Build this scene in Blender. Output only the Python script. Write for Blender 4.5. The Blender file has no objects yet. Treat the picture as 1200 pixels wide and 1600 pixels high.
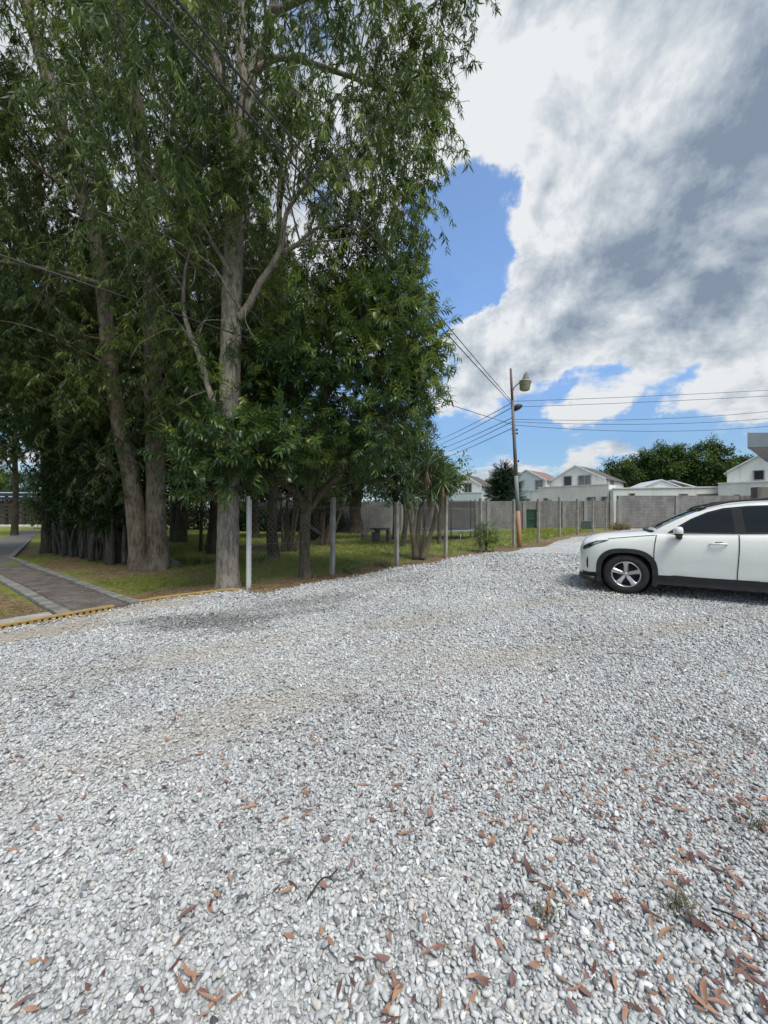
import bpy, bmesh, math, random
import numpy as np
from mathutils import Vector, Matrix, Euler

R = math.radians
scene = bpy.context.scene
COL = scene.collection

# ------------------------------------------------------------------ camera
CAM_H = 1.5
cam_d = bpy.data.cameras.new('camera')
cam = bpy.data.objects.new('camera', cam_d)
COL.objects.link(cam)
cam.location = (0, 0, CAM_H)
cam.rotation_euler = (R(90), 0, 0)
cam_d.sensor_fit = 'VERTICAL'
cam_d.sensor_height = 32.0
cam_d.lens = 12.0
cam_d.clip_start = 0.05
cam_d.clip_end = 3000
scene.camera = cam

# ------------------------------------------------------------------ world (sky with broken cloud)
SUN_EL, SUN_AZ = 60.0, 146.0        # azimuth clockwise from +Y
world = bpy.data.worlds.new('World')
scene.world = world
world.use_nodes = True


def build_sky():
    nt = world.node_tree
    N, L = nt.nodes, nt.links
    N.clear()
    out = N.new('ShaderNodeOutputWorld')
    bg = N.new('ShaderNodeBackground')
    S = 0.12
    bg.inputs['Strength'].default_value = S
    L.new(bg.outputs[0], out.inputs[0])
    sky = N.new('ShaderNodeTexSky')
    sky.sky_type = 'NISHITA'
    sky.sun_disc = False
    sky.sun_elevation = R(SUN_EL)
    sky.sun_rotation = R(SUN_AZ)
    sky.altitude = 1500
    sky.air_density = 1.0
    sky.dust_density = 0.3
    sky.ozone_density = 1.5
    tc = N.new('ShaderNodeTexCoord')
    nrm = N.new('ShaderNodeVectorMath'); nrm.operation = 'NORMALIZE'
    L.new(tc.outputs['Generated'], nrm.inputs[0])
    D = nrm.outputs[0]
    sep = N.new('ShaderNodeSeparateXYZ'); L.new(D, sep.inputs[0])

    def m(op, a, b=None, c=None, clamp=False):
        n = N.new('ShaderNodeMath'); n.operation = op; n.use_clamp = clamp
        for i, v in enumerate((a, b, c)):
            if v is None: continue
            if isinstance(v, (int, float)): n.inputs[i].default_value = v
            else: L.new(v, n.inputs[i])
        return n.outputs[0]

    def mr(v, a, b, c=0.0, d=1.0, typ='SMOOTHSTEP'):
        n = N.new('ShaderNodeMapRange'); n.interpolation_type = typ
        L.new(v, n.inputs['Value'])
        for k, x in zip(('From Min', 'From Max', 'To Min', 'To Max'), (a, b, c, d)):
            n.inputs[k].default_value = x
        return n.outputs['Result']

    wn = N.new('ShaderNodeTexNoise'); wn.inputs['Scale'].default_value = 3.2; wn.inputs['Detail'].default_value = 8; wn.inputs['Roughness'].default_value = 0.62
    L.new(D, wn.inputs['Vector'])
    wc = N.new('ShaderNodeVectorMath'); wc.operation = 'SUBTRACT'; L.new(wn.outputs['Color'], wc.inputs[0]); wc.inputs[1].default_value = (.5, .5, .5)
    ws = N.new('ShaderNodeVectorMath'); ws.operation = 'MULTIPLY_ADD'; L.new(wc.outputs[0], ws.inputs[0]); ws.inputs[1].default_value = (.34, .34, .34); L.new(D, ws.inputs[2])
    wd = N.new('ShaderNodeVectorMath'); wd.operation = 'NORMALIZE'; L.new(ws.outputs[0], wd.inputs[0])
    DW = wd.outputs[0]

    def blob(u, v, r_in, r_out):
        d = Vector(((u - 600) / 600.0, 1.0, (800 - v) / 600.0)).normalized()
        n = N.new('ShaderNodeVectorMath'); n.operation = 'DOT_PRODUCT'
        L.new(DW, n.inputs[0]); n.inputs[1].default_value = d
        return mr(n.outputs['Value'], math.cos(R(r_out)), math.cos(R(r_in)))

    zc = m('MAXIMUM', sep.outputs['Z'], 0.0)
    k = m('ADD', zc, 0.20)
    px = m('DIVIDE', sep.outputs['X'], k)
    py = m('DIVIDE', sep.outputs['Y'], k)
    comb = N.new('ShaderNodeCombineXYZ')
    L.new(px, comb.inputs[0]); L.new(py, comb.inputs[1])
    L.new(m('MULTIPLY', zc, 0.9), comb.inputs[2])

    def noise(off, scale, detail, rough, dist):
        ad = N.new('ShaderNodeVectorMath'); ad.operation = 'ADD'
        L.new(comb.outputs[0], ad.inputs[0]); ad.inputs[1].default_value = off
        n = N.new('ShaderNodeTexNoise')
        n.inputs['Scale'].default_value = scale
        n.inputs['Detail'].default_value = detail
        n.inputs['Roughness'].default_value = rough
        n.inputs['Distortion'].default_value = dist
        L.new(ad.outputs[0], n.inputs['Vector'])
        return n.outputs['Fac']

    OFF = Vector((3.7, 1.3, 0.4))
    nA = noise(OFF, 1.15, 9.0, 0.58, 0.35)
    nB = noise(OFF + Vector((-0.10, 0.13, 0.05)), 1.15, 6.0, 0.58, 0.35)     # same field, shifted: relief
    nC = noise(Vector((9.1, 4.2, 2.0)), 0.8, 4.0, 0.5, 0.2)                   # thickness
    nF = noise(Vector((1.1, 7.2, 5.0)), 5.0, 7.0, 0.62, 0.3)                  # fine wisps
    base = m('ADD', m('MULTIPLY', nA, 0.9), m('MULTIPLY', nF, 0.16))
    # where the photograph's sky opens or closes up
    gaps = [(720, 385, 2.0, 9.0, -0.20), (690, 450, 1.0, 7.0, -0.12), (760, 340, 1.0, 5.0, -0.08), (790, 420, 1.0, 4.0, -0.06),
            (1000, 592, 1.5, 6.0, -0.12), (920, 590, 1.0, 5.0, -0.12), (1090, 602, 1.0, 4.5, -0.11), (870, 605, 1, 4, -0.08),
            (860, 700, 1, 6, -0.12), (1010, 705, 1, 7, -0.13), (1130, 690, 1, 5, -0.10), (720, 690, 1, 5, -0.08),
            (950, 230, 8, 30, 0.18), (830, 515, 3, 9, 0.12), (1080, 480, 4, 12, 0.12), (740, 540, 1, 5, .08),
            (740, 640, 1.5, 5, 0.09), (930, 640, 1.5, 5, 0.12), (1100, 645, 1.5, 5, 0.12), (1180, 640, 1, 4, .1)]
    dens = m('MULTIPLY_ADD', m('SUBTRACT', wn.outputs['Fac'], 0.5), 0.25, base)
    for (u, v, a, b, w) in gaps:
        dens = m('MULTIPLY_ADD', blob(u, v, a, b), w, dens)
    alpha = mr(dens, 0.475, 0.585)
    thick = m('ADD', m('MULTIPLY', nC, 0.55), m('MULTIPLY', nA, 0.35))
    for (u, v, a, b, w) in [(1150, 100, 2, 24, 0.20), (1150, 370, 2, 16, 0.16), (900, 420, 2, 8, 0.03), (840, 130, 6, 18, -0.16), (960, 200, 3, 9, -0.10),
                            (985, 330, 1, 4.5, -0.12), (750, 230, 2, 9, -0.12), (800, 525, 2, 9, -0.10), (1000, 530, 2, 8, -0.05), (900, 640, 2, 10, -0.12), (1100, 650, 2, 8, -0.10)]:
        thick = m('MULTIPLY_ADD', blob(u, v, a, b), w, thick)
    relief = m('MULTIPLY_ADD', m('SUBTRACT', nF, 0.5), -0.55, m('MULTIPLY', m('SUBTRACT', nB, nA), 2.6))
    def bil(off):
        ad = N.new('ShaderNodeVectorMath'); ad.operation = 'ADD'
        L.new(D, ad.inputs[0]); ad.inputs[1].default_value = off
        n = N.new('ShaderNodeTexNoise')
        n.inputs['Scale'].default_value = 6.0; n.inputs['Detail'].default_value = 7.0; n.inputs['Roughness'].default_value = 0.6; n.inputs['Distortion'].default_value = 0.25
        L.new(ad.outputs[0], n.inputs['Vector'])
        return n.outputs['Fac']
    billow = m('MULTIPLY', m('SUBTRACT', bil(Vector((-.015, -.01, .045))), bil(Vector((0, 0, 0)))), 2.6)
    rim = m('MULTIPLY', m('SUBTRACT', 1.0, mr(dens, 0.50, 0.66)), -0.30)
    nS = noise(Vector((2.3, 8.8, 1.0)), 2.3, 7.0, 0.58, 0.6)
    shade = m('ADD', m('ADD', mr(thick, 0.30, 0.88, 0.0, 1.0, typ='LINEAR'), m('MULTIPLY', relief, 1.1)), m('ADD', m('MULTIPLY', m('SUBTRACT', nS, 0.5), 0.9), m('ADD', billow, rim)))
    shade = m('MULTIPLY_ADD', shade, 0.92, 0.03, clamp=True)
    ramp = N.new('ShaderNodeValToRGB')
    L.new(shade, ramp.inputs[0])
    cr = ramp.color_ramp
    cr.elements[0].position = 0.0; cr.elements[0].color = (0.595 / S / 10, 0.61 / S / 10, 0.625 / S / 10, 1)
    cr.elements[1].position = 1.0; cr.elements[1].color = (0.165 / S / 10, 0.208 / S / 10, 0.268 / S / 10, 1)
    e = cr.elements.new(0.32); e.color = (0.43 / S / 10, 0.465 / S / 10, 0.50 / S / 10, 1)
    e = cr.elements.new(0.65); e.color = (0.285 / S / 10, 0.33 / S / 10, 0.38 / S / 10, 1)
    cl = N.new('ShaderNodeVectorMath'); cl.operation = 'SCALE'
    L.new(ramp.outputs[0], cl.inputs[0]); L.new(mr(zc, 0.0, 0.35, 8.6, 10.0), cl.inputs['Scale'])
    # pale haze low on the horizon belongs to the air itself
    skyb = N.new('ShaderNodeVectorMath'); skyb.operation = 'MULTIPLY'
    L.new(sky.outputs[0], skyb.inputs[0]); skyb.inputs[1].default_value = (1.2, 1.45, 1.6)
    skyc = N.new('ShaderNodeVectorMath'); skyc.operation = 'SCALE'
    L.new(skyb.outputs[0], skyc.inputs[0]); L.new(mr(zc, 0.02, 0.5, 0.40, 1.0), skyc.inputs['Scale'])
    mix = N.new('ShaderNodeMix'); mix.data_type = 'RGBA'
    L.new(mr(alpha, 0.0, 1.0, 0.07, 0.985, typ='LINEAR'), mix.inputs['Factor'])
    L.new(skyc.outputs[0], mix.inputs['A']); L.new(cl.outputs[0], mix.inputs['B'])
    L.new(mix.outputs['Result'], bg.inputs['Color'])


build_sky()
world.cycles.sampling_method = 'MANUAL'
world.cycles.sample_map_resolution = 512

# ------------------------------------------------------------------ sun (veiled by cloud)
sun_d = bpy.data.lights.new('sun', 'SUN')
sun_d.energy = 2.6
sun_d.angle = R(24)
sun_d.color = (1.0, 0.95, 0.87)
sun = bpy.data.objects.new('sun', sun_d)
COL.objects.link(sun)
_az, _el = R(SUN_AZ), R(SUN_EL)
sdir = Vector((math.sin(_az) * math.cos(_el), math.cos(_az) * math.cos(_el), math.sin(_el)))
sun.rotation_euler = sdir.to_track_quat('Z', 'Y').to_euler()
sun.location = sdir * 60

vs = scene.view_settings
vs.view_transform = 'Standard'
vs.look = 'None'
vs.exposure = 0.5
vs.gamma = 1.0
scene.cycles.use_adaptive_sampling = True
scene.cycles.adaptive_threshold = 0.02
scene.cycles.max_bounces = 4
scene.cycles.diffuse_bounces = 2
scene.cycles.glossy_bounces = 2
scene.cycles.transmission_bounces = 4
scene.cycles.transparent_max_bounces = 12

# ================================================================== helpers
def px(u, v, Y):
    """The point that a photo pixel (1200x1600) sees at depth Y."""
    return Vector(((u - 600) / 600.0 * Y, Y, CAM_H + (800 - v) / 600.0 * Y))


def sstep(a, b, x):
    t = np.clip((np.asarray(x, dtype=float) - a) / (b - a), 0, 1)
    return t * t * (3 - 2 * t)


def H(x, y):
    """Height of the terrain."""
    x = np.asarray(x, dtype=float); y = np.asarray(y, dtype=float)
    h = 0.34 * sstep(15, 26, y) * sstep(2, 13, x)
    h = h + 0.20 * np.exp(-(((x - 10.2) / 2.6) ** 2 + ((y - 18.6) / 1.8) ** 2))
    h = h + 0.012 * np.sin(x * 1.1 + 0.6 * y) * np.sin(y * 0.9 - 0.4 * x)
    return h


def Hs(x, y): return float(H(x, y))


def tag(o, label=None, cat=None, group=None, kind=None):
    if label: o['label'] = label
    if cat: o['category'] = cat
    if group: o['group'] = group
    if kind: o['kind'] = kind
    return o


def empty(name, loc, rz=0.0):
    o = bpy.data.objects.new(name, None)
    o.empty_display_size = 0.2
    COL.objects.link(o)
    o.location = loc
    o.rotation_euler = (0, 0, rz)
    return o


def link(name, me, parent=None, loc=None):
    o = bpy.data.objects.new(name, me)
    COL.objects.link(o)
    if parent: o.parent = parent
    if loc is not None: o.location = loc
    return o


class MB:
    """Collects shapes into one mesh."""
    def __init__(self):
        self.v, self.f, self.mi, self.sm = [], [], [], []
        self.cur = 0

    def add(self, verts, faces, smooth=False):
        b = len(self.v)
        self.v.extend([tuple(p) for p in verts])
        for f in faces:
            self.f.append(tuple(i + b for i in f)); self.mi.append(self.cur); self.sm.append(smooth)

    def box(self, c, s, M=None, bevel=0.0):
        x, y, z = s[0] / 2, s[1] / 2, s[2] / 2
        if bevel <= 0:
            P = [Vector((a * x, b * y, d * z)) for d in (-1, 1) for b in (-1, 1) for a in (-1, 1)]
            F = [(0, 2, 3, 1), (4, 5, 7, 6), (0, 1, 5, 4), (2, 6, 7, 3), (0, 4, 6, 2), (1, 3, 7, 5)]
        else:
            bm = bmesh.new()
            bmesh.ops.create_cube(bm, size=1.0)
            for vv in bm.verts: vv.co = Vector((vv.co.x * 2 * x, vv.co.y * 2 * y, vv.co.z * 2 * z))
            bmesh.ops.bevel(bm, geom=bm.edges[:], offset=bevel, segments=1, affect='EDGES')
            bm.verts.index_update()
            P = [vv.co.copy() for vv in bm.verts]
            F = [tuple(q.index for q in ff.verts) for ff in bm.faces]
            bm.free()
        c = Vector(c)
        if M is not None: P = [M @ p for p in P]
        self.add([p + c for p in P], F)

    def tube(self, pts, rad, sides=8, caps=True, smooth=True, rough=0.0, rng=None):
        pts = [Vector(p) for p in pts]
        n = len(pts)
        if not hasattr(rad, '__len__'): rad = [rad] * n
        verts, faces = [], []
        up = None
        for i in range(n):
            t = (pts[min(i + 1, n - 1)] - pts[max(i - 1, 0)])
            if t.length < 1e-9: t = Vector((0, 0, 1))
            t.normalize()
            if up is None:
                a = Vector((1, 0, 0)) if abs(t.x) < 0.9 else Vector((0, 1, 0))
                up = (a - t * a.dot(t)).normalized()
            else:
                up = up - t * up.dot(t)
                if up.length < 1e-6: up = t.orthogonal()
                up.normalize()
            w = t.cross(up)
            for k in range(sides):
                an = 2 * math.pi * k / sides
                r = rad[i]
                if rough and rng: r *= 1 + rng.uniform(-rough, rough)
                verts.append(pts[i] + up * (math.cos(an) * r) + w * (math.sin(an) * r))
        for i in range(n - 1):
            for k in range(sides):
                a = i * sides + k; b = i * sides + (k + 1) % sides
                faces.append((a, b, b + sides, a + sides))
        if caps:
            faces.append(tuple(range(sides - 1, -1, -1)))
            faces.append(tuple((n - 1) * sides + k for k in range(sides)))
        self.add(verts, faces, smooth)

    def lathe(self, prof, seg=24, M=None, smooth=True, c=(0, 0, 0)):
        """prof: (r, z) pairs, around local Z."""
        verts, faces = [], []
        n = len(prof)
        for k in range(seg):
            an = 2 * math.pi * k / seg
            for r, z in prof:
                verts.append(Vector((r * math.cos(an), r * math.sin(an), z)))
        for k in range(seg):
            for i in range(n - 1):
                a = k * n + i; b = ((k + 1) % seg) * n + i
                faces.append((a, b, b + 1, a + 1))
        c = Vector(c)
        if M is not None: verts = [M @ p for p in verts]
        self.add([p + c for p in verts], faces, smooth)

    def prism(self, poly, d, M=None):
        """poly: list of 3D points (planar ring), extruded by vector d."""
        n = len(poly); d = Vector(d)
        P = [Vector(p) for p in poly] + [Vector(p) + d for p in poly]
        F = [tuple(range(n - 1, -1, -1)), tuple(range(n, 2 * n))]
        for i in range(n):
            j = (i + 1) % n
            F.append((i, j, j + n, i + n))
        if M is not None: P = [M @ p for p in P]
        self.add(P, F)

    def mesh(self, name, *mats):
        me = bpy.data.meshes.new(name)
        me.from_pydata(self.v, [], self.f)
        for m_ in mats: me.materials.append(m_)
        me.polygons.foreach_set('material_index', self.mi)
        me.polygons.foreach_set('use_smooth', self.sm)
        me.update()
        return me

    def build(self, name, mats, parent=None, loc=None, fix=False):
        if not isinstance(mats, (list, tuple)): mats = [mats]
        me = self.mesh(name, *mats)
        if fix:
            bm = bmesh.new(); bm.from_mesh(me)
            bmesh.ops.recalc_face_normals(bm, faces=bm.faces[:]); bm.to_mesh(me); bm.free()
        return link(name, me, parent, loc)


def catmull(pts, sub=4):
    pts = [Vector(p) for p in pts]
    out = []
    n = len(pts)
    for i in range(n - 1):
        p0 = pts[max(i - 1, 0)]; p1 = pts[i]; p2 = pts[i + 1]; p3 = pts[min(i + 2, n - 1)]
        for k in range(sub):
            t = k / sub
            out.append(0.5 * ((2 * p1) + (p2 - p0) * t + (2 * p0 - 5 * p1 + 4 * p2 - p3) * t * t + (3 * p1 - p0 - 3 * p2 + p3) * t ** 3))
    out.append(pts[-1])
    return out


def lerp_list(vals, m_):
    xs = np.linspace(0, 1, len(vals))
    return list(np.interp(np.linspace(0, 1, m_), xs, vals))


# ------------------------------------------------------------------ materials
def new_mat(name):
    m_ = bpy.data.materials.new(name)
    m_.use_nodes = True
    nt = m_.node_tree
    return m_, nt, nt.nodes, nt.links, nt.nodes['Principled BSDF']


def mixrgb(N, L, fac, a, b, typ='MIX'):
    n = N.new('ShaderNodeMix'); n.data_type = 'RGBA'; n.blend_type = typ
    for s, v in (('Factor', fac), ('A', a), ('B', b)):
        if isinstance(v, (int, float)): n.inputs[s].default_value = v
        elif isinstance(v, tuple): n.inputs[s].default_value = (*v[:3], 1)
        else: L.new(v, n.inputs[s])
    return n.outputs['Result']


def nz(N, L, vec, scale, detail=4, rough=0.55, dist=0.0):
    n = N.new('ShaderNodeTexNoise')
    n.inputs['Scale'].default_value = scale; n.inputs['Detail'].default_value = detail
    n.inputs['Roughness'].default_value = rough; n.inputs['Distortion'].default_value = dist
    if vec is not None: L.new(vec, n.inputs['Vector'])
    return n.outputs['Fac']


def mrange(N, L, v, a, b, c=0.0, d=1.0):
    n = N.new('ShaderNodeMapRange'); n.interpolation_type = 'SMOOTHSTEP'
    L.new(v, n.inputs['Value'])
    for k, x in zip(('From Min', 'From Max', 'To Min', 'To Max'), (a, b, c, d)): n.inputs[k].default_value = x
    return n.outputs['Result']


def mapping(N, L, src, scale=(1, 1, 1), rot=(0, 0, 0)):
    n = N.new('ShaderNodeMapping')
    n.inputs['Scale'].default_value = scale; n.inputs['Rotation'].default_value = rot
    L.new(src, n.inputs['Vector'])
    return n.outputs[0]


def bump(N, L, h, b, strength=0.5, dist=0.02):
    n = N.new('ShaderNodeBump')
    n.inputs['Strength'].default_value = strength; n.inputs['Distance'].default_value = dist
    L.new(h, n.inputs['Height']); L.new(n.outputs[0], b.inputs['Normal'])
    return n


def simple(name, c1, c2=None, scale=6.0, rough=0.7, bstr=0.0, bscale=None, bdist=0.01, metal=0.0, spec=0.5, detail=6, stretch=(1, 1, 1), world_pos=False):
    m_, nt, N, L, b = new_mat(name)
    b.inputs['Roughness'].default_value = rough
    b.inputs['Metallic'].default_value = metal
    b.inputs['Specular IOR Level'].default_value = spec
    if c2 is None:
        b.inputs['Base Color'].default_value = (*c1, 1)
        if bstr <= 0: return m_
    if world_pos:
        src = N.new('ShaderNodeNewGeometry').outputs['Position']
    else:
        src = N.new('ShaderNodeTexCoord').outputs['Object']
    vec = mapping(N, L, src, stretch)
    if c2 is not None:
        f = mrange(N, L, nz(N, L, vec, scale, detail, 0.62), 0.34, 0.66)
        L.new(mixrgb(N, L, f, c1, c2), b.inputs['Base Color'])
    if bstr > 0:
        bump(N, L, nz(N, L, vec, bscale or scale * 3, 6, 0.65), b, bstr, bdist)
    return m_


def leaf_mat(name, dark, mid, light, trans=0.25, rough=0.5, gloss=0.35, attr='tone'):
    """tone (carried by each spray): 0 = darkest, 1 = lightest; also paints in sunlit crown tops and grove shade."""
    m_, nt, N, L, b = new_mat(name)
    at = N.new('ShaderNodeAttribute'); at.attribute_type = 'INSTANCER'; at.attribute_name = attr
    ramp = N.new('ShaderNodeValToRGB')
    ramp.color_ramp.elements[0].color = (*dark, 1)
    ramp.color_ramp.elements[1].color = (*light, 1)
    e = ramp.color_ramp.elements.new(0.5); e.color = (*mid, 1)
    geo = N.new('ShaderNodeNewGeometry')
    n = N.new('ShaderNodeMath'); n.operation = 'MULTIPLY_ADD'
    L.new(geo.outputs['Random Per Island'], n.inputs[0]); n.inputs[1].default_value = 0.45
    sub = N.new('ShaderNodeMath'); sub.operation = 'SUBTRACT'
    L.new(at.outputs['Fac'], sub.inputs[0]); sub.inputs[1].default_value = 0.22
    L.new(sub.outputs[0], n.inputs[2])
    L.new(n.outputs[0], ramp.inputs[0])
    L.new(ramp.outputs[0], b.inputs['Base Color'])
    b.inputs['Roughness'].default_value = rough
    b.inputs['Specular IOR Level'].default_value = gloss
    tr = N.new('ShaderNodeBsdfTranslucent')
    tcol = mixrgb(N, L, 0.5, ramp.outputs[0], (0.22, 0.30, 0.04))
    L.new(tcol, tr.inputs['Color'])
    ms = N.new('ShaderNodeMixShader'); ms.inputs[0].default_value = trans
    L.new(b.outputs[0], ms.inputs[1]); L.new(tr.outputs[0], ms.inputs[2])
    L.new(ms.outputs[0], N['Material Output'].inputs['Surface'])
    return m_


def bark_mat(name, c_dark, c_mid, c_light, fine=1.0):
    m_, nt, N, L, b = new_mat(name)
    tc = N.new('ShaderNodeTexCoord').outputs['Object']
    v1 = mapping(N, L, tc, (11 * fine, 11 * fine, 3.0 * fine))
    v2 = mapping(N, L, tc, (3, 3, 1.2))
    n1 = nz(N, L, v1, 1.6, 8, 0.7, 0.6)
    n2 = nz(N, L, v2, 1.4, 4, 0.6, 0.3)
    n3 = nz(N, L, mapping(N, L, tc, (9, 9, 6)), 2.0, 5, 0.7)
    c = mixrgb(N, L, mrange(N, L, n1, 0.36, 0.62), c_dark, c_mid)
    c = mixrgb(N, L, mrange(N, L, n2, 0.48, 0.70, 0, 0.65), c, c_light)
    c = mixrgb(N, L, mrange(N, L, n3, 0.66, 0.74, 0, 0.7), c, (0.46, 0.45, 0.40))
    L.new(c, b.inputs['Base Color'])
    b.inputs['Roughness'].default_value = 0.9
    b.inputs['Specular IOR Level'].default_value = 0.2
    bump(N, L, n1, b, 1.0, 0.06)
    return m_


M = {}
M['euc_leaf'] = leaf_mat('eucalyptus_leaf', (0.022, 0.040, 0.013), (0.066, 0.108, 0.027), (0.23, 0.30, 0.065), 0.34, 0.45, 0.4)
M['broad_leaf'] = leaf_mat('broad_leaf', (0.020, 0.050, 0.020), (0.055, 0.115, 0.035), (0.20, 0.26, 0.05), 0.30, 0.38, 0.5)
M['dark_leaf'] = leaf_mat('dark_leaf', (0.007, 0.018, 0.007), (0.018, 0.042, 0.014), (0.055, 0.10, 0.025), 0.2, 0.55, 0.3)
M['far_leaf'] = leaf_mat('far_leaf', (0.022, 0.045, 0.016), (0.055, 0.10, 0.030), (0.13, 0.20, 0.05), 0.2, 0.7, 0.2)
M['conifer_leaf'] = leaf_mat('conifer_leaf', (0.010, 0.024, 0.014), (0.022, 0.045, 0.026), (0.05, 0.085, 0.04), 0.1, 0.7, 0.2)
M['grass'] = leaf_mat('grass_blade', (0.11, 0.145, 0.03), (0.22, 0.26, 0.055), (0.38, 0.37, 0.12), 0.35, 0.6, 0.2)
M['dry'] = leaf_mat('dry_litter', (0.09, 0.05, 0.025), (0.26, 0.17, 0.085), (0.48, 0.37, 0.20), 0.1, 0.8, 0.2)
M['bark_pale'] = bark_mat('bark_pale', (0.17, 0.145, 0.115), (0.40, 0.355, 0.285), (0.50, 0.46, 0.385))
M['bark_grey'] = bark_mat('bark_grey', (0.085, 0.07, 0.052), (0.23, 0.19, 0.14), (0.34, 0.295, 0.235))
M['bark_dark'] = bark_mat('bark_dark', (0.035, 0.028, 0.02), (0.085, 0.07, 0.05), (0.14, 0.12, 0.09))
M['bark_brown'] = bark_mat('bark_brown', (0.06, 0.048, 0.032), (0.15, 0.125, 0.08), (0.23, 0.20, 0.14), 1.4)


# ------------------------------------------------------------------ scatter by geometry nodes
_groups = {}


def src_object(name, me):
    return bpy.data.objects.new(name, me)        # never linked: only the source shape of a scatter


def scatter_group(key, sources):
    if key in _groups: return _groups[key]
    ng = bpy.data.node_groups.new('scatter_' + key, 'GeometryNodeTree')
    ng.interface.new_socket('Geometry', in_out='INPUT', socket_type='NodeSocketGeometry')
    ng.interface.new_socket('Geometry', in_out='OUTPUT', socket_type='NodeSocketGeometry')
    N, L = ng.nodes, ng.links
    gi = N.new('NodeGroupInput'); go = N.new('NodeGroupOutput')
    join = N.new('GeometryNodeJoinGeometry')
    for s in sources:
        oi = N.new('GeometryNodeObjectInfo'); oi.inputs['Object'].default_value = s
        oi.inputs['As Instance'].default_value = True
        L.new(oi.outputs['Geometry'], join.inputs[0])
    iop = N.new('GeometryNodeInstanceOnPoints')
    iop.inputs['Pick Instance'].default_value = True
    L.new(gi.outputs[0], iop.inputs['Points'])
    L.new(join.outputs[0], iop.inputs['Instance'])

    def na(name, typ):
        n = N.new('GeometryNodeInputNamedAttribute'); n.data_type = typ
        n.inputs['Name'].default_value = name
        return n.outputs['Attribute']
    L.new(na('vid', 'INT'), iop.inputs['Instance Index'])
    L.new(na('rot', 'FLOAT_VECTOR'), iop.inputs['Rotation'])
    L.new(na('scl', 'FLOAT_VECTOR'), iop.inputs['Scale'])
    L.new(iop.outputs[0], go.inputs[0])
    _groups[key] = ng
    return ng


def scatter(name, key, sources, P, rot, scl, vid, tone, parent=None, loc=None):
    P = np.asarray(P, dtype=np.float32).reshape(-1, 3)
    n = len(P)
    me = bpy.data.meshes.new(name)
    me.vertices.add(n)
    me.vertices.foreach_set('co', P.ravel())
    for nm, typ, arr in (('rot', 'FLOAT_VECTOR', rot), ('scl', 'FLOAT_VECTOR', scl)):
        arr = np.asarray(arr, dtype=np.float32)
        if arr.ndim == 1: arr = np.repeat(arr[:, None], 3, 1)
        a = me.attributes.new(nm, typ, 'POINT'); a.data.foreach_set('vector', arr.ravel())
    a = me.attributes.new('vid', 'INT', 'POINT'); a.data.foreach_set('value', np.asarray(vid, dtype=np.int32))
    a = me.attributes.new('tone', 'FLOAT', 'POINT'); a.data.foreach_set('value', np.asarray(tone, dtype=np.float32))
    me.materials.append(sources[0].data.materials[0])
    o = link(name, me, parent, loc)
    md = o.modifiers.new('scatter', 'NODES'); md.node_group = scatter_group(key, sources)
    o['kind'] = 'stuff'
    return o


def add_leaf(mb, base, d, up, length, width, droop=0.25, fold=0.0):
    """Lance-shaped leaf, 4 faces, curved towards -up."""
    d = d.normalized()
    side = d.cross(up)
    if side.length < 1e-4: side = d.orthogonal()
    side.normalize()
    nrm = side.cross(d).normalized()
    pts = []
    for t, w in ((0.0, 0.06), (0.30, 0.9), (0.65, 0.8), (1.0, 0.0)):
        c = base + d * (length * t) - nrm * (droop * length * t * t)
        pts.append((c, w * width * 0.5))
    V = [pts[0][0],
         pts[1][0] - side * pts[1][1] + nrm * fold * width, pts[1][0] + side * pts[1][1] + nrm * fold * width,
         pts[2][0] - side * pts[2][1] + nrm * fold * width, pts[2][0] + side * pts[2][1] + nrm * fold * width,
         pts[3][0]]
    mb.add(V, [(0, 2, 1), (1, 2, 4, 3), (3, 4, 5)], False)


def euc_spray(seed):
    """A hanging eucalyptus twig."""
    rg = random.Random(seed); mb = MB()
    ln = rg.uniform(0.40, 0.58)
    p = Vector((0, 0, 0)); d = Vector((rg.uniform(0.3, 0.9), rg.uniform(-0.3, 0.3), 0.1)).normalized()
    line = [p.copy()]
    for i in range(6):
        d = (d + Vector((0, 0, -0.32)) + Vector((rg.uniform(-.15, .15), rg.uniform(-.15, .15), 0))).normalized()
        p = p + d * ln / 6; line.append(p.copy())
    mb.tube(line, lerp_list([0.004, 0.0015], 7), 3, False)
    for i in range(30):
        t = rg.uniform(0.15, 1.0) * 5.99
        q = line[int(t)].lerp(line[int(t) + 1], t - int(t))
        a = rg.uniform(0, 2 * math.pi)
        dd = Vector((math.cos(a) * 0.55, math.sin(a) * 0.55, -rg.uniform(0.45, 1.3)))
        up = Vector((rg.uniform(-1, 1), rg.uniform(-1, 1), rg.uniform(-.2, 1)))
        add_leaf(mb, q, dd, up, rg.uniform(0.10, 0.18), rg.uniform(0.015, 0.026), rg.uniform(-.2, .35))
    me = mb.mesh('eucalyptus_spray', M['euc_leaf'])
    return src_object('eucalyptus_spray_source', me)


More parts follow.
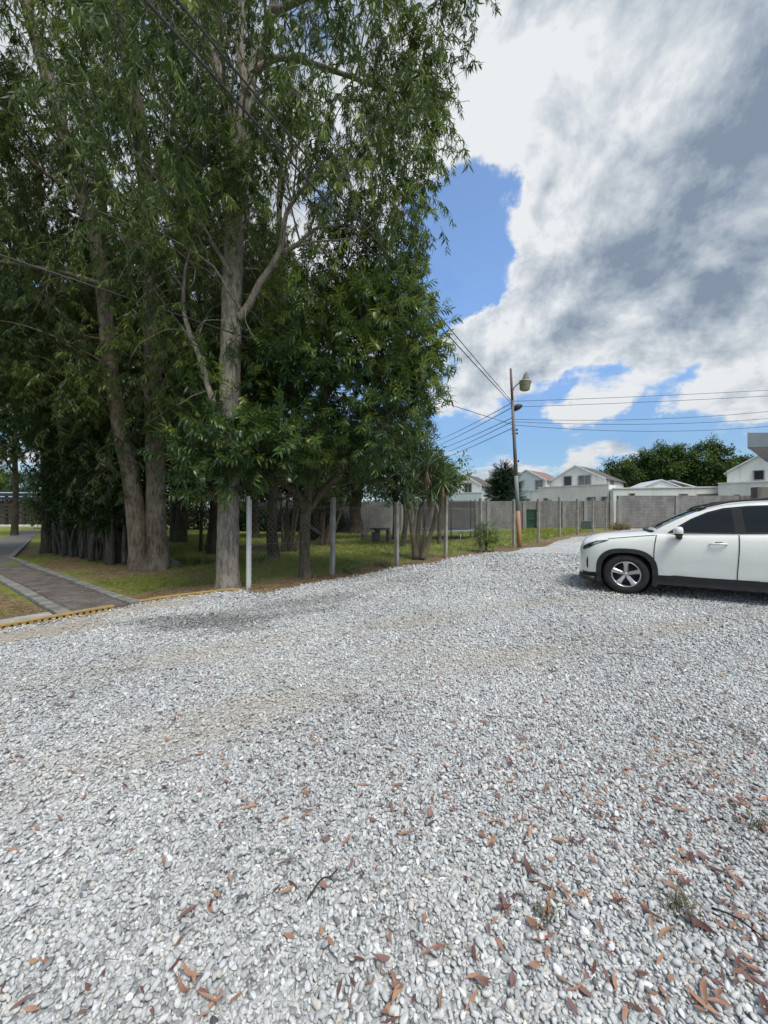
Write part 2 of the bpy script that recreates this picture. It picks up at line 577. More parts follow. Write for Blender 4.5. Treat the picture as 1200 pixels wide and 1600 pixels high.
def broad_spray(seed, mat, n=13, L0=0.10, L1=0.19, W=0.036, ln=0.34, name='broad_spray'):
    """A leafy twig tip: lance leaves all round, tips hanging."""
    rg = random.Random(seed); mb = MB()
    p = Vector((0, 0, 0)); d = Vector((1, rg.uniform(-.2, .2), 0.25)).normalized()
    line = [p.copy()]
    for i in range(4):
        d = (d + Vector((0, rg.uniform(-.12, .12), -0.10))).normalized()
        p = p + d * ln / 4; line.append(p.copy())
    mb.tube(line, lerp_list([0.005, 0.002], 5), 3, False)
    for i in range(n):
        t = (0.25 + 0.75 * i / (n - 1)) * 3.99
        q = line[int(t)].lerp(line[int(t) + 1], t - int(t))
        dl = (line[int(t) + 1] - line[int(t)]).normalized()
        a = i * 2.4 + rg.uniform(-.4, .4)
        s = dl.orthogonal().normalized(); w = dl.cross(s)
        dd = dl * rg.uniform(0.45, 1.0) + (s * math.cos(a) + w * math.sin(a)) * 0.85 + Vector((0, 0, -0.22))
        add_leaf(mb, q, dd, Vector((0, 0, 1)), rg.uniform(L0, L1), W * rg.uniform(.8, 1.15), rg.uniform(.15, .5), rg.uniform(0, .1))
    return src_object(name + '_source', mb.mesh(name, mat))


def clump_src(seed, mat, n=34, r=0.5, L0=0.16, L1=0.28, W=0.10, name='leaf_clump'):
    rg = random.Random(seed); mb = MB()
    for i in range(n):
        v = Vector((rg.gauss(0, 1), rg.gauss(0, 1), rg.gauss(0, .8)))
        v = v.normalized() * r * rg.random() ** 0.5
        dd = v.normalized() + Vector((rg.uniform(-.6, .6), rg.uniform(-.6, .6), rg.uniform(-.7, .3)))
        add_leaf(mb, v, dd, Vector((rg.uniform(-.4, .4), rg.uniform(-.4, .4), 1)), rg.uniform(L0, L1), W * rg.uniform(.7, 1.2), rg.uniform(.1, .4))
    return src_object(name + '_source', mb.mesh(name, mat))


def tuft_src(seed, mat, n=14, h0=0.05, h1=0.12, w=0.006, spread=0.05, lean=0.5, name='grass_tuft'):
    rg = random.Random(seed); mb = MB()
    for i in range(n):
        b = Vector((rg.gauss(0, spread), rg.gauss(0, spread), -0.01))
        a = rg.uniform(0, 6.28)
        dd = Vector((math.cos(a) * lean * rg.random(), math.sin(a) * lean * rg.random(), 1))
        h = rg.uniform(h0, h1)
        t = Vector((-math.sin(a), math.cos(a), 0)) * w
        m1 = b + dd * h * 0.55
        tip = b + dd * h + Vector((math.cos(a), math.sin(a), 0)) * h * lean * rg.uniform(.1, .6)
        mb.add([b - t, b + t, m1 + t * .8, m1 - t * .8, tip], [(0, 1, 2, 3), (3, 2, 4)])
    return src_object(name + '_source', mb.mesh(name, mat))


SRC = {
    'euc': [euc_spray(i) for i in range(5)],
    'broad': [broad_spray(20 + i, M['broad_leaf'], 17) for i in range(4)],
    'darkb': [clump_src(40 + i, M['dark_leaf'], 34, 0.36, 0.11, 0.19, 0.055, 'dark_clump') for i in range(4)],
    'far': [clump_src(60 + i, M['far_leaf'], 46, 0.62, 0.22, 0.40, 0.17, 'far_clump') for i in range(4)],
    'con': [broad_spray(80 + i, M['conifer_leaf'], 46, 0.10, 0.18, 0.022, 0.75, 'conifer_spray') for i in range(3)],
    'grass': [tuft_src(100 + i, M['grass']) for i in range(4)],
    'weed': [tuft_src(110 + i, M['grass'], 26, 0.12, 0.30, 0.005, 0.05, 0.9, 'weed_tuft') for i in range(2)],
    'litter': [clump_src(120 + i, M['dry'], 7, 0.10, 0.05, 0.12, 0.022, 'litter_clump') for i in range(4)],
}

# ================================================================== the ground
FENCE = [(-2.66, 7.5), (-1.24, 9.2), (0.36, 10.8), (2.02, 12.6), (3.60, 14.3), (5.44, 16.1), (7.23, 18.0), (9.23, 20.2),
         (10.95, 21.75), (12.65, 23.3), (14.35, 24.85), (15.95, 26.3)]
GRAVEL = np.array([(-9.5, -4), (-4.95, 4.75), (-4.25, 6.1), (-3.6, 6.75), (-2.8, 7.22), (-2.2, 7.15), (-1.55, 7.9), (-0.6, 9.0), (0.15, 9.95),
                   (2.2, 12.3), (4.0, 14.1), (5.2, 15.2), (7.7, 17.5), (10.8, 20.6), (13.5, 23.0), (16.3, 25.7), (17.2, 26.6), (40, 26.6), (40, -4)])


def poly_sd(P, poly):
    """Signed distance to a polygon, positive inside."""
    P = np.asarray(P, dtype=float)
    inside = np.zeros(len(P), bool)
    dmin = np.full(len(P), 1e9)
    n = len(poly)
    for i in range(n):
        a = poly[i]; b = poly[(i + 1) % n]
        e = b - a
        t = np.clip(((P - a) @ e) / (e @ e), 0, 1)
        d = np.hypot(*(P - (a + t[:, None] * e)).T)
        dmin = np.minimum(dmin, d)
        c = ((a[1] > P[:, 1]) != (b[1] > P[:, 1]))
        with np.errstate(divide='ignore', invalid='ignore'):
            xx = (b[0] - a[0]) * (P[:, 1] - a[1]) / (b[1] - a[1]) + a[0]
        inside ^= c & (P[:, 0] < xx)
    return np.where(inside, dmin, -dmin)


def wobble(x, y):
    return 0.10 * np.sin(2.1 * x + 1.3 * y) + 0.07 * np.sin(5.3 * x - 3.1 * y + 1) + 0.05 * np.sin(9.7 * y + 7.1 * x)


def blotch(x, y, cx, cy, rx, ry, ang=0.0):
    c, s = math.cos(ang), math.sin(ang)
    dx = np.asarray(x) - cx; dy = np.asarray(y) - cy
    a = (dx * c + dy * s) / rx; b = (-dx * s + dy * c) / ry
    d = np.sqrt(a * a + b * b) + 0.18 * np.sin(5 * a + 3 * b) + 0.12 * np.sin(9 * b - 4 * a)
    return 1 - sstep(0.15, 1.2, d)


def dirt_mask(x, y):      # dark damp soil worked up into the gravel
    m_ = 0.68 * blotch(x, y, -2.2, 5.35, 1.9, 0.75, 0.30)
    m_ = np.maximum(m_, 0.5 * blotch(x, y, -0.9, 6.7, 1.9, 0.7, 0.75))
    m_ = np.maximum(m_, 0.35 * blotch(x, y, 0.6, 8.7, 1.6, 0.45, 0.9))
    return m_


def sand_mask(x, y):      # bare sandy ground
    m_ = blotch(x, y, -4.2, 4.95, 1.5, 0.55, 1.08)
    m_ = np.maximum(m_, 0.9 * blotch(x, y, -3.55, 6.25, 0.9, 0.40, 0.8))
    m_ = np.maximum(m_, 0.75 * blotch(x, y, 3.15, 6.0, 0.45, 0.22, 0.1))
    m_ = np.maximum(m_, 0.7 * blotch(x, y, 2.05, 4.95, 0.18, 0.10, 0.1))
    m_ = np.maximum(m_, 0.45 * blotch(x, y, 0.35, 4.2, 0.8, 0.5, 0.4))
    m_ = np.maximum(m_, 0.35 * blotch(x, y, -1.0, 3.6, 0.7, 0.4, 0.2))
    m_ = np.maximum(m_, 0.45 * blotch(x, y, 1.9, 2.3, 0.35, 0.25, 0.2))
    for k_, (r_, w_) in enumerate(((11.6, .30), (13.2, .32), (8.7, .26))):         # compacted wheel tracks curving across the lot
        rr = np.hypot(np.asarray(x) - 6.5, np.asarray(y) + 6.2) + .25 * np.sin(.7 * np.asarray(x) + k_)
        m_ = np.maximum(m_, (.50 + .16 * np.sin(2.1 * np.asarray(x) + 1.3 * np.asarray(y))) * np.exp(-((rr - r_) / w_) ** 2))
    m_ = np.maximum(m_, 0.5 * blotch(x, y, 9.4, 18.2, 1.6, 0.9, 0.5))
    return m_


def grid_mesh(name, xs, ys, zfun, attrs=(), keep=None):
    X, Y = np.meshgrid(xs, ys)
    Z = zfun(X, Y)
    nx, ny = len(xs), len(ys)
    P = np.stack([X, Y, Z], -1).reshape(-1, 3)
    idx = np.arange(nx * ny).reshape(ny, nx)
    F = np.stack([idx[:-1, :-1], idx[:-1, 1:], idx[1:, 1:], idx[1:, :-1]], -1).reshape(-1, 4)
    if keep is not None:
        kx = keep(X, Y).reshape(-1)
        F = F[kx[F].any(1)]
    me = bpy.data.meshes.new(name)
    me.from_pydata(P.tolist(), [], F.tolist())
    for nm, fn in attrs:
        a = me.attributes.new(nm, 'FLOAT', 'POINT')
        a.data.foreach_set('value', fn(X, Y).reshape(-1).astype(np.float32))
    me.polygons.foreach_set('use_smooth', [True] * len(me.polygons))
    me.update()
    return me


def ground_mat():
    m_, nt, N, L, b = new_mat('dry_earth')
    pos = N.new('ShaderNodeNewGeometry').outputs['Position']
    c = mixrgb(N, L, mrange(N, L, nz(N, L, pos, 0.35, 6), 0.4, 0.6), (0.10, 0.12, 0.04), (0.17, 0.14, 0.085))
    c = mixrgb(N, L, mrange(N, L, nz(N, L, pos, 5, 5), 0.4, 0.7, 0, .6), c, (0.08, 0.09, 0.035))
    L.new(c, b.inputs['Base Color']); b.inputs['Roughness'].default_value = 0.95
    b.inputs['Specular IOR Level'].default_value = 0.1
    return m_


def lawn_mat():
    m_, nt, N, L, b = new_mat('lawn')
    pos = N.new('ShaderNodeNewGeometry').outputs['Position']
    so = N.new('ShaderNodeAttribute'); so.attribute_name = 'soil'
    n1 = nz(N, L, pos, 1.2, 5, 0.6)
    n2 = nz(N, L, pos, 22, 6, 0.7)
    n3 = nz(N, L, pos, 70, 4, 0.7)
    g = mixrgb(N, L, mrange(N, L, n1, 0.38, 0.62), (0.16, 0.195, 0.042), (0.26, 0.275, 0.07))
    g = mixrgb(N, L, mrange(N, L, n2, 0.45, 0.62, 0, .7), g, (0.085, 0.11, 0.028))
    g = mixrgb(N, L, mrange(N, L, n3, 0.5, 0.7, 0, .5), g, (0.24, 0.23, 0.08))
    s = mixrgb(N, L, mrange(N, L, n2, 0.40, 0.62), (0.13, 0.095, 0.055), (0.27, 0.205, 0.125))
    s = mixrgb(N, L, mrange(N, L, n3, 0.52, 0.66, 0, .8), s, (0.40, 0.31, 0.17))
    ad = N.new('ShaderNodeMath'); ad.operation = 'MULTIPLY_ADD'
    L.new(n2, ad.inputs[0]); ad.inputs[1].default_value = 0.9
    sb = N.new('ShaderNodeMath'); sb.operation = 'SUBTRACT'
    L.new(so.outputs['Fac'], sb.inputs[0]); sb.inputs[1].default_value = 0.45
    L.new(sb.outputs[0], ad.inputs[2])
    L.new(mixrgb(N, L, mrange(N, L, ad.outputs[0], 0.32, 0.62), g, s), b.inputs['Base Color'])
    b.inputs['Roughness'].default_value = 0.95
    b.inputs['Specular IOR Level'].default_value = 0.1
    bump(N, L, n3, b, 0.8, 0.03)
    return m_


def gravel_mat():
    m_, nt, N, L, b = new_mat('gravel_bed')
    pos = N.new('ShaderNodeNewGeometry').outputs['Position']
    di = N.new('ShaderNodeAttribute'); di.attribute_name = 'dirt'
    sa = N.new('ShaderNodeAttribute'); sa.attribute_name = 'sand'
    vo = N.new('ShaderNodeTexVoronoi'); vo.inputs['Scale'].default_value = 30
    L.new(pos, vo.inputs['Vector'])
    sepc = N.new('ShaderNodeSeparateColor'); L.new(vo.outputs['Color'], sepc.inputs[0])
    ramp = N.new('ShaderNodeValToRGB'); L.new(sepc.outputs[0], ramp.inputs[0])
    E = ramp.color_ramp.elements
    E[0].color = (0.18, 0.185, 0.183, 1); E[1].color = (0.72, 0.73, 0.71, 1)
    e = E.new(0.35); e.color = (0.375, 0.382, 0.374, 1)
    e = E.new(0.7); e.color = (0.515, 0.523, 0.511, 1)
    n1 = nz(N, L, pos, 1.1, 5, 0.6); n2 = nz(N, L, pos, 60, 4, 0.7)
    c = mixrgb(N, L, mrange(N, L, n1, 0.48, 0.66, 0, .35), ramp.outputs[0], (0.36, 0.33, 0.27))
    sand = mixrgb(N, L, mrange(N, L, n2, 0.4, 0.65), (0.30, 0.265, 0.215), (0.47, 0.435, 0.365))
    c = mixrgb(N, L, sa.outputs['Fac'], c, sand)
    dirt = mixrgb(N, L, mrange(N, L, n2, 0.4, 0.65), (0.05, 0.046, 0.042), (0.14, 0.135, 0.125))
    c = mixrgb(N, L, mrange(N, L, di.outputs['Fac'], 0.0, 1.0, 0, .9), c, dirt)
    L.new(c, b.inputs['Base Color'])
    b.inputs['Roughness'].default_value = 0.85
    b.inputs['Specular IOR Level'].default_value = 0.25
    inv = N.new('ShaderNodeMath'); inv.operation = 'SUBTRACT'; inv.inputs[0].default_value = 1.0
    L.new(vo.outputs['Distance'], inv.inputs[1])
    bump(N, L, inv.outputs[0], b, 0.8, 0.03)
    return m_


def gsd(X, Y):
    P = np.stack([np.ravel(X), np.ravel(Y)], -1)
    s = poly_sd(P, GRAVEL) + wobble(P[:, 0], P[:, 1])
    return s.reshape(np.shape(X))


far = np.array([20, 26, 34, 45, 60, 90, 150, 300, 700, 1500.0])
xs = np.concatenate([-far[::-1] - 20, np.arange(-40, 40.1, 2), far + 20])
ys = np.concatenate([-far[::-1], np.arange(-14, 60.1, 2), far + 45])
o = link('ground', grid_mesh('ground', xs, ys, lambda X, Y: H(X, Y) - 0.10))
o.data.materials.append(ground_mat()); tag(o, kind='structure')


def soil_amount(X, Y):
    d = -gsd(X, Y)                              # distance from the gravel edge, outwards
    s = 1 - sstep(0.55, 1.25, d + 0.14 * np.sin(2.3 * X + 1.1 * Y))
    s = np.maximum(s, 0.9 * blotch(X, Y, -9.6, 12.6, 3.0, 1.1, -0.6))
    s = np.maximum(s, 0.8 * blotch(X, Y, -6.4, 9.9, 3.2, 1.5, -0.55))
    s = np.maximum(s, 0.8 * blotch(X, Y, -8.6, 10.3, 2.6, 1.2, -0.6))
    s = np.maximum(s, 0.65 * blotch(X, Y, -5.2, 16.5, 3.5, 2.6, 0.0))
    s = np.maximum(s, 0.7 * blotch(X, Y, -5.4, 7.2, 1.2, 0.5, -0.5))
    s = np.maximum(s, 0.7 * blotch(X, Y, -14, 14.5, 4, 2.2, -0.6))
    s = np.maximum(s, 1.0 * blotch(X, Y, -6.6, 5.9, 2.6, 1.2, -0.65))
    return s


xs = np.concatenate([np.arange(-42, -12, 0.6), np.arange(-12, 8, 0.14), np.arange(8, 18.1, 0.3)])
ys = np.concatenate([np.arange(-4, 4, 0.4), np.arange(4, 15, 0.14), np.arange(15, 42, 0.4)])
o = link('lawn', grid_mesh('lawn', xs, ys, lambda X, Y: H(X, Y) - 0.07 * sstep(0.0, 0.35, gsd(X, Y)) + 0.012 * np.sin(3.1 * X) * np.sin(2.7 * Y),
                           [('soil', soil_amount)], lambda X, Y: gsd(X, Y) < 0.6))
o.data.materials.append(lawn_mat()); tag(o, kind='structure')

xs = np.concatenate([np.arange(-9, 6, 0.12), np.arange(6, 18, 0.2), np.arange(18, 40.1, 1.0)])
ys = np.concatenate([np.arange(-4, 0.6, 0.5), np.arange(0.6, 10, 0.12), np.arange(10, 26.7, 0.2)])
o = link('gravel_lot', grid_mesh('gravel_lot', xs, ys, lambda X, Y: H(X, Y) + 0.006 - 0.07 * (1 - sstep(-0.25, 0.12, gsd(X, Y))),
                                 [('dirt', dirt_mask), ('sand', sand_mask)], lambda X, Y: gsd(X, Y) > -0.3))
o.data.materials.append(gravel_mat()); tag(o, kind='structure')


# ------------------------------------------------------------------ loose pebbles
def pebble_mat():
    m_, nt, N, L, b = new_mat('pebble')
    at = N.new('ShaderNodeAttribute'); at.attribute_type = 'INSTANCER'; at.attribute_name = 'tone'
    dt = N.new('ShaderNodeAttribute'); dt.attribute_type = 'INSTANCER'; dt.attribute_name = 'dirt'
    ramp = N.new('ShaderNodeValToRGB'); L.new(at.outputs['Fac'], ramp.inputs[0])
    E = ramp.color_ramp.elements
    E[0].color = (0.075, 0.078, 0.082, 1); E[1].color = (0.76, 0.775, 0.76, 1)
    for p_, c in ((0.10, (0.185, 0.189, 0.185)), (0.28, (0.365, 0.373, 0.364)), (0.58, (0.51, 0.52, 0.505)), (0.78, (0.62, 0.63, 0.61)), (0.84, (0.55, 0.50, 0.42)), (0.90, (0.69, 0.70, 0.68))):
        e = E.new(p_); e.color = (*c, 1)
    tc = N.new('ShaderNodeTexCoord').outputs['Object']
    n1 = nz(N, L, tc, 2.2, 5, 0.65, 0.5)
    c = mixrgb(N, L, mrange(N, L, n1, 0.42, 0.68, 0, 0.35), ramp.outputs[0], (0.22, 0.225, 0.23))
    c = mixrgb(N, L, mrange(N, L, dt.outputs['Fac'], 0, 1, 0, 0.88), c, (0.085, 0.08, 0.075))
    sd = N.new('ShaderNodeAttribute'); sd.attribute_type = 'INSTANCER'; sd.attribute_name = 'sand'
    c = mixrgb(N, L, mrange(N, L, sd.outputs['Fac'], 0, 1, 0, 0.8), c, (0.43, 0.385, 0.305))
    L.new(c, b.inputs['Base Color'])
    b.inputs['Roughness'].default_value = 0.62
    b.inputs['Specular IOR Level'].default_value = 0.35
    bump(N, L, nz(N, L, tc, 6, 4, 0.6), b, 0.25, 0.06)
    return m_


M['pebble'] = pebble_mat()


def pebble_src(seed):
    rg = random.Random(seed)
    bm = bmesh.new()
    bmesh.ops.create_icosphere(bm, subdivisions=2, radius=1.0)
    dirs = [(Vector((rg.gauss(0, 1), rg.gauss(0, 1), rg.gauss(0, 1))).normalized(), rg.uniform(0.5, 0.9)) for _ in range(9)]
    for v in bm.verts:
        p = v.co.normalized()
        s = 1.0
        for d, lim in dirs:                     # knock flats into the stone
            k = p.dot(d)
            if k > lim: s = min(s, lim / k)
        v.co = p * s
    bmesh.ops.smooth_vert(bm, verts=bm.verts[:], factor=0.22, use_axis_x=True, use_axis_y=True, use_axis_z=True)
    me = bpy.data.meshes.new('pebble')
    bm.to_mesh(me); bm.free()
    me.polygons.foreach_set('use_smooth', [True] * len(me.polygons))
    me.materials.append(M['pebble'])
    return src_object('pebble_source', me)


SRC['pebble'] = [pebble_src(i) for i in range(7)]
rs = np.random.RandomState(7)


def jgrid(x0, x1, y0, y1, sp):
    X, Y = np.meshgrid(np.arange(x0, x1, sp), np.arange(y0, y1, sp * 0.866))
    X = X + (np.arange(X.shape[0]) % 2)[:, None] * sp * 0.5
    X = X + rs.uniform(-.5, .5, X.shape) * sp; Y = Y + rs.uniform(-.5, .5, Y.shape) * sp
    return X.ravel(), Y.ravel()


PX, PY, PS = [], [], []
for (y0, y1, sp, size) in ((0.30, 1.6, 0.0136, 0.0077), (1.6, 2.6, 0.0142, 0.0076), (2.6, 4.2, 0.0160, 0.0083), (4.2, 6.6, 0.0200, 0.0100), (6.6, 9.5, 0.031, 0.0138), (9.5, 14.0, 0.06, 0.02)):
    w = y1 * 1.0 + 1.6
    x_, y_ = jgrid(-w, w, y0, y1, sp)
    k = np.abs(x_) < y_ + np.clip(0.35 + 0.5 * y_, 0.9, 1.6)
    x_, y_ = x_[k], y_[k]
    k = (gsd(x_, y_) > rs.uniform(-0.12, 0.18, len(x_)))
    k &= rs.uniform(0, 1, len(x_)) > 0.95 * sand_mask(x_, y_)
    k &= rs.uniform(0, 1, len(x_)) > 0.30 * dirt_mask(x_, y_)
    x_, y_ = x_[k], y_[k]
    s_ = size * np.clip(rs.lognormal(0, 0.36, len(x_)), 0.35, 2.0)
    PX.append(x_); PY.append(y_); PS.append(s_)
x_ = np.concatenate(PX); y_ = np.concatenate(PY); s_ = np.concatenate(PS)
n = len(x_)
zz = H(x_, y_) + 0.006 + rs.uniform(0.0, 1.1, n) * s_
rot = np.stack([rs.normal(0, 0.55, n), rs.normal(0, 0.55, n), rs.uniform(0, 6.283, n)], -1)
scl = np.stack([s_ * rs.uniform(1.05, 1.6, n), s_ * rs.uniform(0.8, 1.15, n), s_ * rs.uniform(0.5, 0.85, n)], -1)
patch = 0.09 * np.sin(1.7 * x_ + 0.8 * y_) * np.sin(1.3 * y_ - 0.9 * x_ + 1.0)
tone = np.clip(np.clip(rs.normal(0.53, 0.20, n), 0.0, 1) + patch, 0, 1)
o = scatter('gravel', 'pebble', SRC['pebble'], np.stack([x_, y_, zz], -1), rot, scl, rs.randint(0, 7, n), tone)
a = o.data.attributes.new('dirt', 'FLOAT', 'POINT')
a.data.foreach_set('value', np.clip(dirt_mask(x_, y_) * rs.uniform(.55, 1.25, n), 0, 1).astype(np.float32))
a = o.data.attributes.new('sand', 'FLOAT', 'POINT')
a.data.foreach_set('value', np.clip(sand_mask(x_, y_) * rs.uniform(.3, 1.3, n), 0, 1).astype(np.float32))
tag(o, 'loose pale grey pebbles covering the parking lot', 'gravel', kind='stuff')

# ------------------------------------------------------------------ grass on the lawn
xg, yg = jgrid(-16, 6, 5.0, 13.5, 0.105)
d = -gsd(xg, yg)
k = (d > 0.12) & (np.abs(xg) < yg * 1.06 + 0.4)
xg, yg = xg[k], yg[k]
xf, yf = jgrid(-16, 13, 13.5, 27, 0.22)
k = (-gsd(xf, yf) > 0.15) & (np.abs(xf) < yf * 0.75)
xg = np.concatenate([xg, xf[k]]); yg = np.concatenate([yg, yf[k]])
so = soil_amount(xg, yg)
k = rs.uniform(0, 1, len(xg)) > so * 1.02
# keep the path and the apron clear
PD = np.array([-0.795, 0.606]); PN = np.array([0.606, 0.795]); PO = np.array([-4.36, 5.92])
al = (xg - PO[0]) * PD[0] + (yg - PO[1]) * PD[1]; ac = (xg - PO[0]) * PN[0] + (yg - PO[1]) * PN[1]
k &= ~((al < 11.3) & (np.abs(ac) < 0.72))
xg, yg = xg[k], yg[k]; n = len(xg)
patch = 0.22 * np.sin(0.9 * xg + 0.5 * yg) * np.sin(0.7 * yg - 0.6 * xg)
tone = np.clip(rs.normal(0.5, 0.17, n) + patch, 0, 1)
sc = rs.uniform(0.35, 0.85, n) * np.where(yg > 13.5, 1.7, 1.0) * (1 - 0.4 * soil_amount(xg, yg))
o = scatter('grass', 'grass', SRC['grass'], np.stack([xg, yg, H(xg, yg)], -1), np.stack([0 * xg, 0 * xg, rs.uniform(0, 6.28, n)], -1), sc, rs.randint(0, 4, n), tone)
tag(o, 'short green grass of the lawn under the trees', 'grass', kind='stuff')

# ------------------------------------------------------------------ leaf litter on the soil margin
xl, yl = jgrid(-14, 8, 5.0, 18, 0.085)
d = -gsd(xl, yl)
so = soil_amount(xl, yl)
al = (xl - PO[0]) * PD[0] + (yl - PO[1]) * PD[1]; ac = (xl - PO[0]) * PN[0] + (yl - PO[1]) * PN[1]
k = (d > -0.05) & (rs.uniform(0, 1, len(xl)) < so * 0.8) & (np.abs(xl) < yl * 1.06 + .4) & ~((al < 11.3) & (np.abs(ac) < 0.60))
xl, yl = xl[k], yl[k]; n = len(xl)
o = scatter('leaf_litter', 'litter', SRC['litter'], np.stack([xl, yl, H(xl, yl) + 0.012], -1), np.stack([0 * xl, 0 * xl, rs.uniform(0, 6.28, n)], -1),
            np.stack([rs.uniform(.6, 1.1, n)] * 2 + [rs.uniform(.06, .18, n)], -1), rs.randint(0, 4, n), np.clip(rs.normal(.5, .25, n), 0, 1))
tag(o, 'dry brown leaf litter along the edge of the lawn', 'leaf litter', kind='stuff')

# ================================================================== brick path, yellow edging
def brick_mat(name, c1, c2, c3, scale=9):
    m_, nt, N, L, b = new_mat(name)
    oi = N.new('ShaderNodeObjectInfo')
    pos = N.new('ShaderNodeNewGeometry').outputs['Position']
    c = mixrgb(N, L, oi.outputs['Random'], c1, c2)
    c = mixrgb(N, L, mrange(N, L, nz(N, L, pos, scale, 6, .65), 0.45, 0.66, 0, .7), c, c3)
    L.new(c, b.inputs['Base Color']); b.inputs['Roughness'].default_value = 0.9
    b.inputs['Specular IOR Level'].default_value = 0.2
    bump(N, L, nz(N, L, pos, 90, 5, .7), b, 0.5, 0.006)
    return m_


M['paver'] = brick_mat('paver_clay', (0.095, 0.080, 0.070), (0.135, 0.115, 0.10), (0.18, 0.165, 0.145), 4)
M['border'] = brick_mat('border_brick', (0.17, 0.17, 0.152), (0.25, 0.245, 0.22), (0.10, 0.11, 0.08), 6)
M['concrete'] = simple('concrete', (0.36, 0.355, 0.33), (0.23, 0.23, 0.215), 5, 0.9, 0.4, 40, 0.006)
M['mortar'] = simple('mortar_bed', (0.10, 0.095, 0.085), (0.17, 0.155, 0.13), 12, 0.95, 0.4, 60)
M['yellow'] = simple('yellow_paint', (0.46, 0.30, 0.085), (0.31, 0.22, 0.10), 9, 0.7, 0.3, 60, 0.004)


def along(s, t, z=0.0):
    x = PO[0] + PD[0] * s + PN[0] * t; y = PO[1] + PD[1] * s + PN[1] * t
    return Vector((x, y, Hs(x, y) + z))


# path bed: two arms as one sheet with thickness
mb = MB()
S = 10.2
ring1 = [along(-0.15, -0.53, 0.018), along(-0.15, 0.50, 0.018), along(S, 0.50, 0.018), along(S + 1.2, -0.53, 0.018)]
mb.prism([p - Vector((0, 0, .12)) for p in ring1], (0, 0, 0.12))
c0 = along(S, 0.50, 0.022); c1 = along(S + 1.2, -0.53, 0.022)
d2 = Vector((-7.2, 8.6, 0)).normalized()
ring2 = [c1, c0, c0 + d2 * 24, c1 + d2 * 24]
mb.prism([p - Vector((0, 0, .12)) for p in ring2], (0, 0, 0.12))
path = mb.build('path', M['mortar'], fix=True); tag(path, kind='structure')


def bedded_brick(name, lx, ly, h, mat):
    mb = MB(); mb.box((0, 0, 0), (lx, ly, h), bevel=0.006); return mb.mesh(name, mat)


angP = math.atan2(PD[1], PD[0])
me_p = bedded_brick('paver', 0.098, 0.176, 0.05, M['paver'])
me_b = bedded_brick('border_brick', 0.098, 0.15, 0.06, M['border'])
rp = random.Random(3)
cnt = 0
for i in range(70):
    s = -0.05 + i * 0.106
    for j in range(4):
        t = -0.27 + j * 0.182
        if i % 2: t += 0.09
        if t > 0.31: continue
        o = link('paver', me_p, path, along(s, t - 0.03, 0.016 + rp.uniform(-.003, .003)))
        o.rotation_euler = (rp.uniform(-.015, .015), rp.uniform(-.015, .015), angP + rp.uniform(-.012, .012)); cnt += 1
    for t in (-0.455, 0.425):
        o = link('border_brick', me_b, path, along(s, t, 0.034 + rp.uniform(-.004, .006)))
        o.rotation_euler = (rp.uniform(-.03, .03), rp.uniform(-.03, .03), angP + rp.uniform(-.03, .03))
# far arm kerbs
mb = MB()
for ring in ((along(7.5, 0.425, .0), along(S - .05, 0.425, .0)), (c0 + Vector((.03, .02, -.02)), c0 + d2 * 9)):
    a_, b_ = ring
    dd = (b_ - a_).normalized(); nn = Vector((-dd.y, dd.x, 0)) * 0.07
    mb.prism([a_ - nn, a_ + nn, b_ + nn, b_ - nn], (0, 0, 0.075))
mb.build('kerb', M['border'], path, fix=True)

# concrete apron along the gravel side of the left bed
mb = MB()
ap = [(-4.93, 5.25), (-4.72, 5.55), (-6.1, 3.75), (-6.4, 3.5)]
pts = [Vector((-4.90, 5.05, 0)), Vector((-4.62, 5.42, 0)), Vector((-5.0, 5.72, 0)), Vector((-6.8, 3.0, 0)), Vector((-6.35, 2.7, 0))]
mb.prism([p + Vector((0, 0, Hs(p.x, p.y) - 0.08)) for p in pts], (0, 0, 0.105))
o = mb.build('pavement', M['concrete'], fix=True); tag(o, kind='structure')


